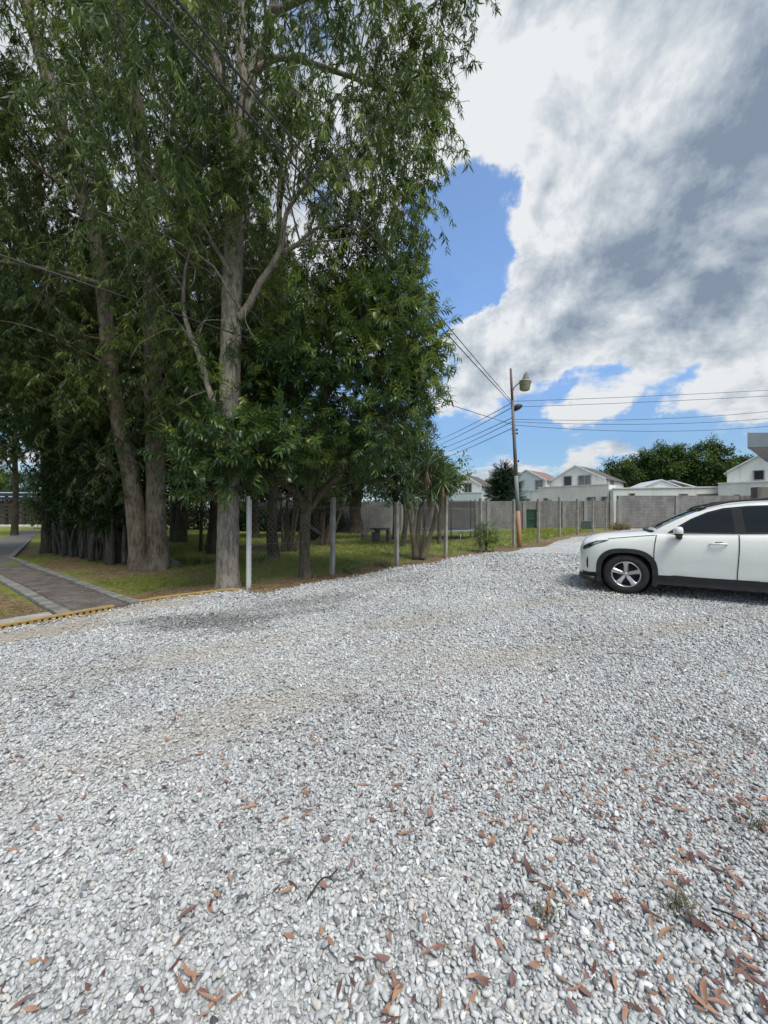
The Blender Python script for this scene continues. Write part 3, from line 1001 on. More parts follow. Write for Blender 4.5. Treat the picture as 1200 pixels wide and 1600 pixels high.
def slotted_strip(name, pts, w, h, pitch, skew, label, gap=0.42):
    """A yellow edging strip with a row of slots right through it."""
    line = catmull(pts, 10)
    # arc-length resample
    acc = [0.0]
    for i in range(1, len(line)): acc.append(acc[-1] + (line[i] - line[i - 1]).length)

    def at(s):
        s = max(0, min(acc[-1] - 1e-6, s))
        i = max(k for k in range(len(acc)) if acc[k] <= s) if s > 0 else 0
        i = min(i, len(line) - 2)
        f = (s - acc[i]) / max(acc[i + 1] - acc[i], 1e-9)
        return line[i].lerp(line[i + 1], f), (line[i + 1] - line[i]).normalized()
    root = empty(name, line[0])
    o0 = Vector(line[0])
    nst = int(acc[-1] / pitch)
    mr_ = MB()
    mc = MB()

    def pt(s, off, z):
        p, t = at(s); nn = Vector((-t.y, t.x, 0))
        q = p + nn * off
        return Vector((q.x, q.y, Hs(q.x, q.y) + z)) - o0
    # hollow-brick course: solid back, top and bottom rails, webs between the openings on the gravel side
    fr = -w * .5
    for (a0, a1, z0, z1) in ((-w * .05, w * .5, -.03, h), (fr, -w * .05 - .002, h * .76, h + .001), (fr, -w * .05 - .002, -.03, h * .22)):
        V, F = [], []
        for i in range(nst + 1):
            s = i * pitch
            V += [pt(s, a0, z0), pt(s, a0, z1), pt(s, a1, z1), pt(s, a1, z0)]
        for i in range(nst):
            for k in range(4):
                a = i * 4 + k; b = i * 4 + (k + 1) % 4
                F.append((a, b, b + 4, a + 4))
        F.append((0, 1, 2, 3)); F.append(tuple(nst * 4 + k for k in (3, 2, 1, 0)))
        mr_.add(V, F)
    for i in range(nst):
        s0 = i * pitch + pitch * gap * .5; s1 = (i + 1) * pitch - pitch * gap * .5
        za, zb_ = h * .23, h * .75
        q0 = [pt(s0 - skew, fr + .003, za), pt(s1 - skew, fr + .003, za), pt(s1 - skew, -w * .05 - .004, za), pt(s0 - skew, -w * .05 - .004, za)]
        q1 = [pt(s0 + skew, fr + .003, zb_), pt(s1 + skew, fr + .003, zb_), pt(s1 + skew, -w * .05 - .004, zb_), pt(s0 + skew, -w * .05 - .004, zb_)]
        mc.add(q0 + q1, [(0, 1, 2, 3), (7, 6, 5, 4), (0, 4, 5, 1), (1, 5, 6, 2), (2, 6, 7, 3), (3, 7, 4, 0)])
    mr_.build('side_rail', M['yellow'], root, fix=True)
    mc.build('cross_bar', M['yellow'], root, fix=True)['kind'] = 'stuff'
    tag(root, label, 'edging strip')
    return root


slotted_strip('edging_strip', [(-7.2, 1.3, 0), (-5.6, 3.62, 0), (-4.88, 4.88, 0), (-4.55, 5.42, 0), (-4.18, 5.95, 0)], 0.11, 0.068, 0.078, 0.0,
              'yellow slotted edging strip lying across the mouth of the brick path')
slotted_strip('edging_strip', [(-4.06, 6.3, 0), (-3.72, 6.66, 0), (-3.3, 6.95, 0), (-2.98, 7.14, 0), (-2.72, 7.22, 0)], 0.10, 0.05, 0.075, 0.018,
              'yellow slotted edging strip running up to the foot of the big pale trunk')

# ================================================================== block wall with pilasters and green gate
def block_mat():
    m_, nt, N, L, b = new_mat('concrete_block')
    tc = N.new('ShaderNodeTexCoord').outputs['Object']
    br = N.new('ShaderNodeTexBrick')
    br.inputs['Scale'].default_value = 1.0
    br.inputs['Brick Width'].default_value = 0.40; br.inputs['Row Height'].default_value = 0.20
    br.inputs['Mortar Size'].default_value = 0.010; br.inputs['Mortar Smooth'].default_value = 0.3
    br.inputs['Color1'].default_value = (0.165, 0.163, 0.155, 1); br.inputs['Color2'].default_value = (0.215, 0.21, 0.20, 1)
    br.inputs['Mortar'].default_value = (0.13, 0.13, 0.125, 1)
    L.new(mapping(N, L, tc, (1, 1, 1), (R(90), 0, 0)), br.inputs['Vector'])
    n1 = nz(N, L, mapping(N, L, tc, (1.2, 1.2, .5)), 1.5, 6, .65)
    n2 = nz(N, L, mapping(N, L, tc, (4, 4, .5)), 2.2, 5, .7)
    c = mixrgb(N, L, mrange(N, L, n1, .40, .64, 0, .5), br.outputs['Color'], (0.30, 0.295, 0.28))
    c = mixrgb(N, L, mrange(N, L, n2, .50, .72, 0, .7), c, (0.105, 0.10, 0.095))
    L.new(c, b.inputs['Base Color']); b.inputs['Roughness'].default_value = .95
    b.inputs['Specular IOR Level'].default_value = 0.15
    inv = N.new('ShaderNodeMath'); inv.operation = 'SUBTRACT'; inv.inputs[0].default_value = 1
    L.new(br.outputs['Fac'], inv.inputs[1])
    bump(N, L, inv.outputs[0], b, .8, .012)
    return m_


M['block'] = block_mat()
M['pilaster'] = simple('pilaster_concrete', (0.29, 0.282, 0.262), (0.21, 0.203, 0.19), 3, .95, .3, 30, .006, stretch=(1, 1, .4))


def block_wall(p0, p1, zb, zt, pil, label, openings=(), coping=None, pil_top=0.0):
    """Wall from p0 to p1 (x, y); local X runs along it. pil: distances of pilasters; openings: (s0, s1, z)."""
    p0 = Vector((*p0, 0)); p1 = Vector((*p1, 0))
    Lw = (p1 - p0).length
    root = empty('block_wall', (p0.x, p0.y, 0), math.atan2(p1.y - p0.y, p1.x - p0.x))
    cuts = sorted([0.0, Lw] + [q for s0, s1, _ in openings for q in (s0, s1)] + list(pil))
    for a_, b_ in zip(cuts[:-1], cuts[1:]):
        if b_ - a_ < .02: continue
        op = [q for q in openings if abs(q[0] - a_) < .01]
        mb = MB()
        z0 = op[0][2] if op else zb
        mb.box(((a_ + b_) / 2, 0, (z0 + zt) / 2), (b_ - a_ - .004, 0.14, zt - z0))
        mb.build('wall_panel', M['block'], root)
    for s in pil:
        mb = MB(); mb.box((s, -.02, (zb + zt + pil_top) / 2), (0.24, 0.24, zt + pil_top - zb), bevel=.01)
        mb.build('pilaster', M['pilaster'], root)
    if coping:
        mb = MB(); mb.box((Lw / 2, 0, zt + .03), (Lw, .19, .06), bevel=.008); mb.build('coping', M['pilaster'], root)
    tag(root, label, 'wall')
    return root


WL0, WL1 = Vector((-14.0, 31.6)), Vector((16.25, 27.2))
LW = (WL1 - WL0).length
dwl = (WL1 - WL0) / LW


def wall_s(u):
    """distance along the rear wall for a photo column"""
    k_ = (u - 600) / 600
    return (WL0.x - k_ * WL0.y) / (k_ * dwl.y - dwl.x)


g0, g1 = wall_s(822), wall_s(838)
pils = [1.5, 5.0, 8.6, 12.2, 15.6] + [wall_s(u) for u in (763, 819, 841, 880.5, 914)] + [LW - .15]
pils = sorted(pils)
g0, g1 = wall_s(819) + .12, wall_s(841) - .12
wall_l = block_wall(WL0, WL1, -.4, 2.30, pils, 'grey concrete block wall along the back of the lawn, with a green gate', [(g0, g1, 1.72)])
# the gate
M['green_metal'] = simple('green_metal', (0.035, 0.12, 0.065), (0.06, 0.16, 0.09), 8, .5, 0, metal=.1)
gate = empty('metal_gate', (0, 0, 0)); gate.parent = None
gp = WL0 + dwl * g0
gate.location = (gp.x, gp.y, Hs(gp.x, gp.y)); gate.rotation_euler = (0, 0, math.atan2(dwl.y, dwl.x))
gw = g1 - g0; gz = 1.70 - gate.location.z
mb = MB()
for (cx, cz, sx, sz) in ((.03, gz / 2, .05, gz - .04), (gw - .03, gz / 2, .05, gz - .04), (gw / 2, .06, gw - .12, .05), (gw / 2, gz - .05, gw - .12, .05), (gw / 2, gz * .5, gw - .12, .05)):
    mb.box((cx, 0, cz), (sx, .04, sz))
mb.build('gate_frame', M['green_metal'], gate)
nb = 7
for i in range(nb):
    mb = MB(); mb.box((.09 + (gw - .18) * i / (nb - 1), 0, gz * .27), (.022, .022, gz * .43)); mb.build('bar', M['green_metal'], gate)
mb = MB()
for i in range(6):                     # scrolled upper panel
    for j in range(5):
        c_ = Vector((.12 + (gw - .24) * i / 5, 0.004 * ((i + j) % 2), gz * .55 + gz * .40 * j / 4))
        mb.tube([c_ + Vector((math.cos(a) * .055, 0, math.sin(a) * .055)) for a in np.linspace(0, 6.28, 9)], .011, 4)
mb.build('scrollwork', M['green_metal'], gate)
mb = MB(); mb.box((gw / 2, .05, gz / 2), (gw - .08, .006, gz - .06)); mb.build('backing_sheet', simple('dark_green_sheet', (0.03, 0.06, 0.04), None, rough=.6), gate)
tag(gate, 'green wrought metal gate in the grey block wall', 'gate')

wall_r = block_wall((16.55, 27.25), (31.5, 26.9), -.2, 2.66, [.12, 4.1, 8.6, 12.6], 'taller grey block wall behind the white car, facing the gravel')
mb = MB(); mb.box((0, 0, 1.4), (1.15, .5, 3.6), bevel=.02)
o = mb.build('gate_pier', simple('stained_render', (0.15, 0.135, 0.12), (0.08, 0.075, 0.065), 1.6, .95, .3, 20, stretch=(1, 1, .3)), loc=(25.9, 26.3, 0))
tag(o, 'dark stained masonry pier at the end of the wall above the car roof', 'pier')
# bluish sheet leaning on the wall
mb = MB(); mb.box((0, 0, .36), (.72, .03, .72), bevel=.006)
o = mb.build('metal_sheet', simple('blue_grey_metal', (0.10, 0.125, 0.15), (0.15, 0.17, 0.19), 5, .5, 0, metal=.3), loc=(13.55, 25.75, .22))
o.rotation_euler = (R(12), 0, math.atan2(dwl.y, dwl.x)); tag(o, 'small blue grey metal sheet leaning against the block wall', 'metal sheet')

# ================================================================== fence along the lawn
M['post'] = simple('weathered_post', (0.335, 0.315, 0.275), (0.20, 0.185, 0.155), 9, .95, .5, 40, .006, stretch=(1, 1, .35))
M['white_post'] = simple('white_painted_metal', (0.66, 0.66, 0.64), (0.52, 0.52, 0.49), 7, .55, 0, stretch=(1, 1, .3))
M['wire'] = simple('galvanised_wire', (0.30, 0.30, 0.29), None, rough=.5, metal=.4)
fence = empty('fence', (FENCE[0][0], FENCE[0][1], 0))
FO = Vector((FENCE[0][0], FENCE[0][1], 0))
post_h = [1.80, 1.86, 1.78, 1.98, 2.02, 2.02, 2.05, 2.12, 2.05, 2.05, 2.0, 2.0]
rp = random.Random(5)
for i, (x, y) in enumerate(FENCE):
    z = Hs(x, y)
    mb = MB()
    if i == 0:
        mb.box((0, 0, post_h[0] / 2 - .1), (.055, .055, post_h[0] + .2), bevel=.006)
        mb.box((.062, .03, post_h[0] / 2 - .13), (.038, .038, post_h[0] + .12), bevel=.004)
        o = mb.build('post', M['white_post'], fence, Vector((x, y, z)) - FO)
        o['label'] = 'white painted double metal post'
    else:
        mb.box((0, 0, post_h[i] / 2 - .1), (.105, .105, post_h[i] + .2), bevel=.012)
        o = mb.build('post', M['post'], fence, Vector((x, y, z)) - FO)
    o.rotation_euler = (rp.uniform(-.012, .012), rp.uniform(-.012, .012), .8 + rp.uniform(-.1, .1))
mb = MB(); ms = MB()
for i in range(len(FENCE) - 1):
    a_ = Vector((*FENCE[i], Hs(*FENCE[i]))) - FO; b_ = Vector((*FENCE[i + 1], Hs(*FENCE[i + 1]))) - FO
    hgt = 1.62
    for zz_ in (.05, .85, 1.62):
        ms.tube([a_ + Vector((0, 0, zz_)), a_.lerp(b_, .5) + Vector((0, 0, zz_ - .02)), b_ + Vector((0, 0, zz_))], .0022, 3, False)
    if i >= 5: continue
    seg = (b_ - a_); Ls = seg.length; dirn = seg / Ls
    st = .11; kk = -hgt
    while kk < Ls:
        for sg in (1, -1):
            s0, s1 = kk, kk + hgt
            z0, z1 = (.05, .05 + hgt)
            t0 = max(0, (0 - s0) / hgt); t1 = min(1, (Ls - s0) / hgt)
            if t1 <= t0: continue
            q0 = s0 + hgt * t0; q1 = s0 + hgt * t1
            za = z0 + hgt * t0; zb_ = z0 + hgt * t1
            if sg < 0: za, zb_ = z0 + hgt * (1 - t0), z0 + hgt * (1 - t1)
            mb.tube([a_ + dirn * q0 + Vector((0, 0, za)), a_ + dirn * q1 + Vector((0, 0, zb_))], .0011, 3, False)
        kk += st
mb.build('chain_link', M['wire'], fence)['kind'] = 'stuff'
ms.build('wire_strand', M['wire'], fence)['kind'] = 'stuff'
tag(fence, 'open wire fence on weathered posts between the gravel and the lawn', 'fence')

# ================================================================== the white car
def car_paint(name, col):
    m_, nt, N, L, b = new_mat(name)
    b.inputs['Base Color'].default_value = (*col, 1)
    b.inputs['Roughness'].default_value = 0.28
    b.inputs['Coat Weight'].default_value = 0.7
    b.inputs['Coat Roughness'].default_value = 0.06
    tc = N.new('ShaderNodeTexCoord').outputs['Object']
    L.new(mixrgb(N, L, mrange(N, L, nz(N, L, mapping(N, L, tc, (1, 1, 2.5)), 2.2, 6), .45, .75, 0, .22), col, (0.52, 0.52, 0.47)), b.inputs['Base Color'])
    return m_


M['car_white'] = car_paint('pearl_white_paint', (0.70, 0.715, 0.665))
M['plastic'] = simple('black_plastic', (0.014, 0.015, 0.016), (0.024, 0.024, 0.024), 9, .6, .1, 200, .002)
M['gloss_black'] = simple('gloss_black', (0.012, 0.012, 0.013), None, rough=.15)
M['tyre'] = simple('tyre_rubber', (0.012, 0.012, 0.012), (0.026, 0.025, 0.023), 12, .85, .2, 120, .003)
M['alloy'] = simple('alloy', (0.60, 0.60, 0.61), (0.50, 0.50, 0.50), 8, .3, 0, metal=.85)
M['dark_metal'] = simple('dark_metal', (0.04, 0.04, 0.042), None, rough=.5, metal=.5)
M['chrome'] = simple('chrome', (0.65, 0.66, 0.67), None, rough=.12, metal=1.0)
M['seam'] = simple('panel_gap', (0.02, 0.02, 0.02), None, rough=.8)
M['tail'] = simple('tail_lens', (0.30, 0.012, 0.012), None, rough=.12)
M['lamp_glass'] = simple('headlamp_glass', (0.05, 0.052, 0.055), None, rough=.08)


def tint_glass():
    m_, nt, N, L, b = new_mat('tinted_glass')
    b.inputs['Base Color'].default_value = (0.010, 0.014, 0.018, 1)
    b.inputs['Roughness'].default_value = 0.03
    b.inputs['Specular IOR Level'].default_value = 0.22
    return m_


M['tint'] = tint_glass()

CT = dict(
    x=[0.0, .04, .12, .28, .50, .92, 1.35, 2.0, 3.0, 3.7, 4.2, 4.45, 4.55, 4.6],
    w=[.58, .685, .775, .845, .888, .915, .915, .905, .908, .92, .90, .845, .79, .70],
    zt=[.78, .835, .89, .94, .98, 1.035, 1.09, 1.115, 1.15, 1.185, 1.20, 1.16, 1.10, 1.0],
    zc=[.80, .875, .95, 1.00, 1.04, 1.09, 1.13, 1.14, 1.17, 1.20, 1.21, 1.17, 1.11, 1.0],
    zb=[.34, .26, .22, .20, .20, .20, .20, .20, .20, .20, .23, .28, .34, .42])


def _smooth_tab(key, x):
    xs_, ys_ = CT['x'], CT[key]
    # monotone-ish cubic through the stations
    x = np.clip(x, xs_[0], xs_[-1])
    i = int(np.clip(np.searchsorted(xs_, x) - 1, 0, len(xs_) - 2))
    x0, x1 = xs_[i], xs_[i + 1]

    def sl(k):
        if k <= 0: return (ys_[1] - ys_[0]) / (xs_[1] - xs_[0])
        if k >= len(xs_) - 1: return (ys_[-1] - ys_[-2]) / (xs_[-1] - xs_[-2])
        a = (ys_[k] - ys_[k - 1]) / (xs_[k] - xs_[k - 1]); b = (ys_[k + 1] - ys_[k]) / (xs_[k + 1] - xs_[k])
        return 0 if a * b <= 0 else 2 * a * b / (a + b)
    h = x1 - x0; t = (x - x0) / h
    return ((2 * t ** 3 - 3 * t * t + 1) * ys_[i] + (t ** 3 - 2 * t * t + t) * h * sl(i) + (-2 * t ** 3 + 3 * t * t) * ys_[i + 1] + (t ** 3 - t * t) * h * sl(i + 1))


def car_section(x):
    """Half section, bottom centre to top centre, as (y, z)."""
    w = _smooth_tab('w', x); zt = _smooth_tab('zt', x); zc = _smooth_tab('zc', x); zb = _smooth_tab('zb', x)
    H_ = zt - zb
    return [(0, zb), (.55 * w, zb), (.86 * w, zb + .01), (.945 * w, zb + .06 * H_ / .9 + .02), (.972 * w, zb + .20 * H_), (.975 * w, zb + .34 * H_),
            (.99 * w, zb + .47 * H_), (1.0 * w, zb + .60 * H_), (.998 * w, zb + .74 * H_), (.985 * w, zb + .86 * H_), (.955 * w, zb + .95 * H_),
            (.90 * w, zt), (.78 * w, zt + .35 * (zc - zt) + .004), (.45 * w, zt + .85 * (zc - zt) + .004), (0, zc + .004)]


def side_w(x, z):
    sec = car_section(x)
    pts = sec[3:12]
    zs = [p[1] for p in pts]; ws = [p[0] for p in pts]
    return float(np.interp(z, zs, ws))


# greenhouse
GX = [1.30, 1.44, 1.57, 1.84, 2.12, 2.4, 2.8, 3.3, 3.9, 4.25, 4.40, 4.50, 4.58]
GZ = [1.10, 1.205, 1.285, 1.43, 1.545, 1.61, 1.65, 1.655, 1.61, 1.545, 1.43, 1.29, 1.12]


def roof_z(x):
    xs_, ys_ = GX, GZ
    i = int(np.clip(np.searchsorted(xs_, x) - 1, 0, len(xs_) - 2))
    p = [Vector((xs_[k], ys_[k])) for k in (max(i - 1, 0), i, i + 1, min(i + 2, len(xs_) - 1))]
    t = (x - xs_[i]) / (xs_[i + 1] - xs_[i])
    m1 = (p[2].y - p[0].y) / max(p[2].x - p[0].x, 1e-6) * (xs_[i + 1] - xs_[i]); m2 = (p[3].y - p[1].y) / max(p[3].x - p[1].x, 1e-6) * (xs_[i + 1] - xs_[i])
    return (2 * t ** 3 - 3 * t * t + 1) * p[1].y + (t ** 3 - 2 * t * t + t) * m1 + (-2 * t ** 3 + 3 * t * t) * p[2].y + (t ** 3 - t * t) * m2


def gh_w(x, z):
    """half width of the cabin side at (x, z)"""
    wb = min(_smooth_tab('w', x) * .93, .845)
    zb_ = _smooth_tab('zt', x)
    f = np.clip((z - zb_) / .52, 0, 1.1)
    taper = .20 * f + .03 * f * f
    front = .10 * float(sstep(1.75, 1.15, x)) if x < 1.75 else 0
    rear = .10 * float(sstep(4.0, 4.6, x)) if x > 4.0 else 0
    return wb - taper - front * .6 - rear


def arch_r(a, A, B, n=2.7):
    return (abs(math.cos(a) / A) ** n + abs(math.sin(a) / B) ** n) ** (-1 / n)


WX = (0.92, 3.61); WR = .356; WZ = .352


def make_car(name):
    car = empty(name, (0, 0, 0))
    # ---- lower body
    stations = sorted(set([0, .008, .02, .04, .07, .10, .14, .19, .25] + list(np.round(np.arange(.3, 4.31, .1), 3)) + [4.38, 4.45, 4.50, 4.54, 4.57, 4.59, 4.6]))
    V, F = [], []
    nsec = len(car_section(1.0)); ring = 2 * nsec - 2
    for x in stations:
        s = car_section(x)
        for y, z in s: V.append((x, y, z))
        for y, z in s[-2:0:-1]: V.append((x, -y, z))
    for i in range(len(stations) - 1):
        for k in range(ring):
            a = i * ring + k; b = i * ring + (k + 1) % ring
            F.append((a, b, b + ring, a + ring))
    F.append(tuple(range(ring - 1, -1, -1))); F.append(tuple((len(stations) - 1) * ring + k for k in range(ring)))
    mb = MB(); mb.add(V, F, True)
    body = mb.build('body', [M['car_white'], M['plastic']], car, fix=True)
    # wheel housings
    for wx in WX:
        for sg in (-1, 1):
            cut = MB()
            rr = [(wx + arch_r(a, .405, .40) * math.cos(a), WZ + arch_r(a, .405, .40) * math.sin(a)) for a in np.linspace(0, 2 * math.pi, 49)[:-1]]
            cut.prism([(p[0], sg * .58, p[1]) for p in rr], (0, sg * .6, 0))
            co = cut.build('cutter', M['plastic'], fix=True)
            md = body.modifiers.new('b', 'BOOLEAN'); md.object = co; md.operation = 'DIFFERENCE'; md.solver = 'EXACT'
            dg = bpy.context.evaluated_depsgraph_get()
            nm = bpy.data.meshes.new_from_object(body.evaluated_get(dg))
            body.modifiers.clear(); old = body.data; body.data = nm; bpy.data.meshes.remove(old)
            bpy.data.objects.remove(co)
    me = body.data
    if len(me.materials) < 2: me.materials.append(M['plastic'])
    for p in me.polygons:
        c = p.center
        inwell = any((math.hypot(c.x - wx, c.z - WZ) < .425 and (abs(p.normal.y) < .35 or abs(c.y) < .62)) for wx in WX) and c.z < .8
        low = c.z < .335 and not (.5 < c.x < 4.2 and False)
        nosefront = (c.x < .10 and .30 < c.z < .62 and abs(c.y) < .50)
        p.material_index = 1 if (inwell or low or nosefront) else 0
        p.use_smooth = not inwell
    try:
        me.set_sharp_from_angle(angle=R(38))
    except Exception:
        pass
    # ---- cabin
    gs = sorted(set([1.30, 1.35] + list(np.round(np.arange(1.4, 4.25, .1), 3)) + [4.25, 4.32, 4.40, 4.46, 4.52, 4.58]))
    V, F = [], []
    for x in gs:
        zb_ = _smooth_tab('zt', x) - .03; zr = max(roof_z(x), zb_ + .05)
        zs_ = zr - .045 if zr - zb_ > .12 else zr - .02
        prof = [(gh_w(x, zb_), zb_), (gh_w(x, zb_ + (zs_ - zb_) * .5), zb_ + (zs_ - zb_) * .5), (gh_w(x, zs_), zs_), (gh_w(x, zr) - .03, zr - .012), (gh_w(x, zr) - .10, zr + .004), (gh_w(x, zr) * .5, zr + .016), (0, zr + .02)]
        for y, z in prof: V.append((x, y, z))
        for y, z in prof[-2::-1]: V.append((x, -y, z))
    rg = 13
    for i in range(len(gs) - 1):
        for k in range(rg - 1):
            a = i * rg + k
            F.append((a, a + 1, a + 1 + rg, a + rg))
    F.append(tuple(range(rg))); F.append(tuple((len(gs) - 1) * rg + k for k in range(rg - 1, -1, -1)))
    mb = MB(); mb.add(V, F, True)
    cab = mb.build('cabin', [M['car_white']], car, fix=True)
    try:
        cab.data.set_sharp_from_angle(angle=R(40))
    except Exception:
        pass

    def cab_patch(poly, off, nm, mat, parent, sg, thick=.0):
        """A flat panel following the cabin side; poly in (x, z)."""
        bm = bmesh.new()
        vs_ = [bm.verts.new((x, 0, z)) for x, z in poly]
        f = bm.faces.new(vs_)
        bmesh.ops.triangulate(bm, faces=[f])
        for _ in range(2):
            bmesh.ops.subdivide_edges(bm, edges=bm.edges[:], cuts=1, use_grid_fill=True)
        for v in bm.verts: v.co.y = sg * (gh_w(v.co.x, v.co.z) + off)
        bmesh.ops.recalc_face_normals(bm, faces=bm.faces[:])
        if sum(fc.normal.y for fc in bm.faces) * sg < 0: bmesh.ops.reverse_faces(bm, faces=bm.faces[:])
        me_ = bpy.data.meshes.new(nm); bm.to_mesh(me_); bm.free()
        me_.polygons.foreach_set('use_smooth', [True] * len(me_.polygons))
        me_.materials.append(mat)
        return link(nm, me_, parent)

    def body_patch(poly, off, nm, mat, parent, sg, cuts=3):
        bm = bmesh.new()
        f = bm.faces.new([bm.verts.new((x, 0, z)) for x, z in poly])
        bmesh.ops.triangulate(bm, faces=[f])
        for _ in range(cuts):
            bmesh.ops.subdivide_edges(bm, edges=bm.edges[:], cuts=1, use_grid_fill=True)
        for v in bm.verts: v.co.y = sg * (side_w(v.co.x, v.co.z) + off)
        if sum(fc.calc_area() * 0 + fc.normal.y for fc in bm.faces) * 0 == 0:
            bm.normal_update()
            if sum(fc.normal.y for fc in bm.faces) * sg < 0: bmesh.ops.reverse_faces(bm, faces=bm.faces[:])
        me_ = bpy.data.meshes.new(nm); bm.to_mesh(me_); bm.free()
        me_.polygons.foreach_set('use_smooth', [True] * len(me_.polygons))
        me_.materials.append(mat)
        return link(nm, me_, parent)

    def line_strip(pts, wd, off, mb_, sg, fn):
        """A thin strip on the body side along (x, z) points."""
        P = catmull([Vector((x, 0, z)) for x, z in pts], 6)
        V_, F_ = [], []
        for i, p in enumerate(P):
            t = (P[min(i + 1, len(P) - 1)] - P[max(i - 1, 0)]).normalized()
            nn = Vector((-t.z, 0, t.x)) * wd * .5
            for q in (p - nn, p + nn):
                V_.append((q.x, sg * (fn(q.x, q.z) + off), q.z))
        for i in range(len(P) - 1): F_.append((2 * i, 2 * i + 1, 2 * i + 3, 2 * i + 2))
        mb_.add(V_, F_, True)

    # ---- glass
    trim = [(1.54, 1.125), (1.68, 1.235), (1.86, 1.36), (2.08, 1.475), (2.30, 1.545), (2.6, 1.58), (3.0, 1.595), (3.4, 1.585), (3.75, 1.55), (4.02, 1.49), (4.10, 1.40), (3.98, 1.215), (3.4, 1.175), (2.5, 1.138), (1.9, 1.128)]
    g_front = [(1.76, 1.150), (1.77, 1.275), (1.90, 1.355), (2.10, 1.452), (2.28, 1.512), (2.40, 1.528), (2.415, 1.152), (2.0, 1.147)]
    g_tri = [(1.60, 1.142), (1.69, 1.215), (1.735, 1.245), (1.73, 1.148)]
    g_rear = [(2.55, 1.160), (2.53, 1.548), (2.8, 1.562), (3.1, 1.566), (3.36, 1.556), (3.50, 1.36), (3.42, 1.192), (3.0, 1.172)]
    g_q = [(3.56, 1.38), (3.46, 1.545), (3.74, 1.52), (3.96, 1.465), (4.03, 1.395), (3.92, 1.24), (3.52, 1.21)]
    for sg in (-1, 1):
        cab_patch(trim, .004, 'window_trim', M['gloss_black'], car, sg)
        for pl in (g_front, g_tri, g_rear, g_q):
            cab_patch(pl, .008, 'window', M['tint'], car, sg)
        mb = MB()
        line_strip([(1.54, 1.118), (1.9, 1.120), (2.5, 1.130), (3.4, 1.166), (3.98, 1.206)], .014, .010, mb, sg, gh_w)
        mb.build('belt_trim', M['plastic'], car)
        # door gaps
        mb = MB()
        line_strip([(1.345, .34), (1.335, .5), (1.335, .8), (1.36, 1.0), (1.375, 1.075)], .013, .006, mb, sg, side_w)
        line_strip([(2.43, .34), (2.44, .6), (2.455, .9), (2.46, 1.105)], .013, .006, mb, sg, side_w)
        line_strip([(3.19, .45), (3.27, .62), (3.36, .85), (3.42, 1.0), (3.44, 1.14)], .013, .006, mb, sg, side_w)
        line_strip([(1.36, .365), (1.9, .372), (2.43, .372), (3.1, .385)], .011, .006, mb, sg, side_w)
        line_strip([(.64, .985), (.8, 1.005), (1.0, 1.03), (1.2, 1.055), (1.36, 1.072)], .010, .006, mb, sg, side_w)
        mb.build('panel_gap', M['seam'], car)
        # sill cladding
        body_patch([(1.36, .215), (1.36, .345), (1.62, .392), (2.2, .378), (3.1, .388), (3.17, .36), (3.2, .215)], .012, 'sill_cladding', M['plastic'], car, sg)
        # headlamp
        hl = body_patch([(.115, .76), (.085, .785), (.12, .835), (.26, .892), (.45, .938), (.66, .968), (.60, .933), (.42, .868), (.25, .80)], .006, 'headlight', M['lamp_glass'], car, sg, 2)
        body_patch([(.20, .81), (.24, .857), (.40, .905), (.56, .934), (.46, .896), (.34, .852)], .010, 'reflector', M['chrome'], hl, sg, 2)
        body_patch([(.20, .42), (.185, .55), (.215, .64), (.235, .60), (.235, .42)], .006, 'air_slot', M['plastic'], car, sg, 2)
        body_patch([(4.30, .98), (4.32, 1.12), (4.42, 1.14), (4.56, 1.02), (4.57, .94), (4.45, .93)], .008, 'tail_light', M['tail'], car, sg, 2)
        # handles
        for hx in (2.20, 3.16):
            mb = MB()
            yb = side_w(hx, .955)
            pts = [(hx - .115, yb + .005, .948), (hx - .085, yb + .034, .953), (hx, yb + .040, .957), (hx + .085, yb + .034, .958), (hx + .115, yb + .005, .957)]
            mb.tube([Vector((a, sg * b, c)) for a, b, c in pts], [.012, .016, .017, .016, .012], 8)
            mb.build('door_handle', M['car_white'], car)
            body_patch([(hx - .05, .945), (hx - .04, .985), (hx + .05, .987), (hx + .06, .945)], .003, 'handle_recess', M['seam'], car, sg, 1)
        # mirror
        mb = MB()
        c_ = Vector((1.68, sg * 1.015, 1.15))
        bm = bmesh.new(); bmesh.ops.create_icosphere(bm, subdivisions=3, radius=1)
        for v in bm.verts:
            p = v.co
            q = Vector((math.copysign(abs(p.x) ** .75, p.x) * .088, math.copysign(abs(p.y) ** .7, p.y) * .115, math.copysign(abs(p.z) ** .7, p.z) * .082))
            if q.x > 0: q.x *= .55
            v.co = q + c_
        me_ = bpy.data.meshes.new('mirror'); bm.to_mesh(me_); bm.free()
        me_.materials.append(M['car_white']); me_.materials.append(M['plastic'])
        for p in me_.polygons:
            p.use_smooth = True
            p.material_index = 1 if p.center.z < c_.z - .028 else 0
        mo = link('mirror', me_, car)
        mb.tube([Vector((1.68, sg * .955, 1.095)), Vector((1.68, sg * .92, 1.055)), Vector((1.70, sg * .875, 1.04))], [.052, .046, .04], 8)
        mb.build('mirror_stalk', M['plastic'], mo)
        # arch cladding
        for wx in WX:
            mb = MB(); V, F = [], []
            A0, A1 = R(-22), R(202)
            na_ = 40
            for i in range(na_ + 1):
                a = A0 + (A1 - A0) * i / na_
                ri = arch_r(a, .392, .392); ro = arch_r(a, .478, .470)
                row = []
                for r_, o_ in ((ri, -.05), (ri, .016), (ro - .008, .020), (ro, .0)):
                    x = wx + math.cos(a) * r_; z = WZ + math.sin(a) * r_
                    xx = min(max(x, .06), 4.5)
                    V.append((x, sg * (side_w(xx, max(z, .25)) + o_), z))
            for i in range(na_):
                for k in range(3):
                    a = i * 4 + k
                    F.append((a, a + 1, a + 5, a + 4))
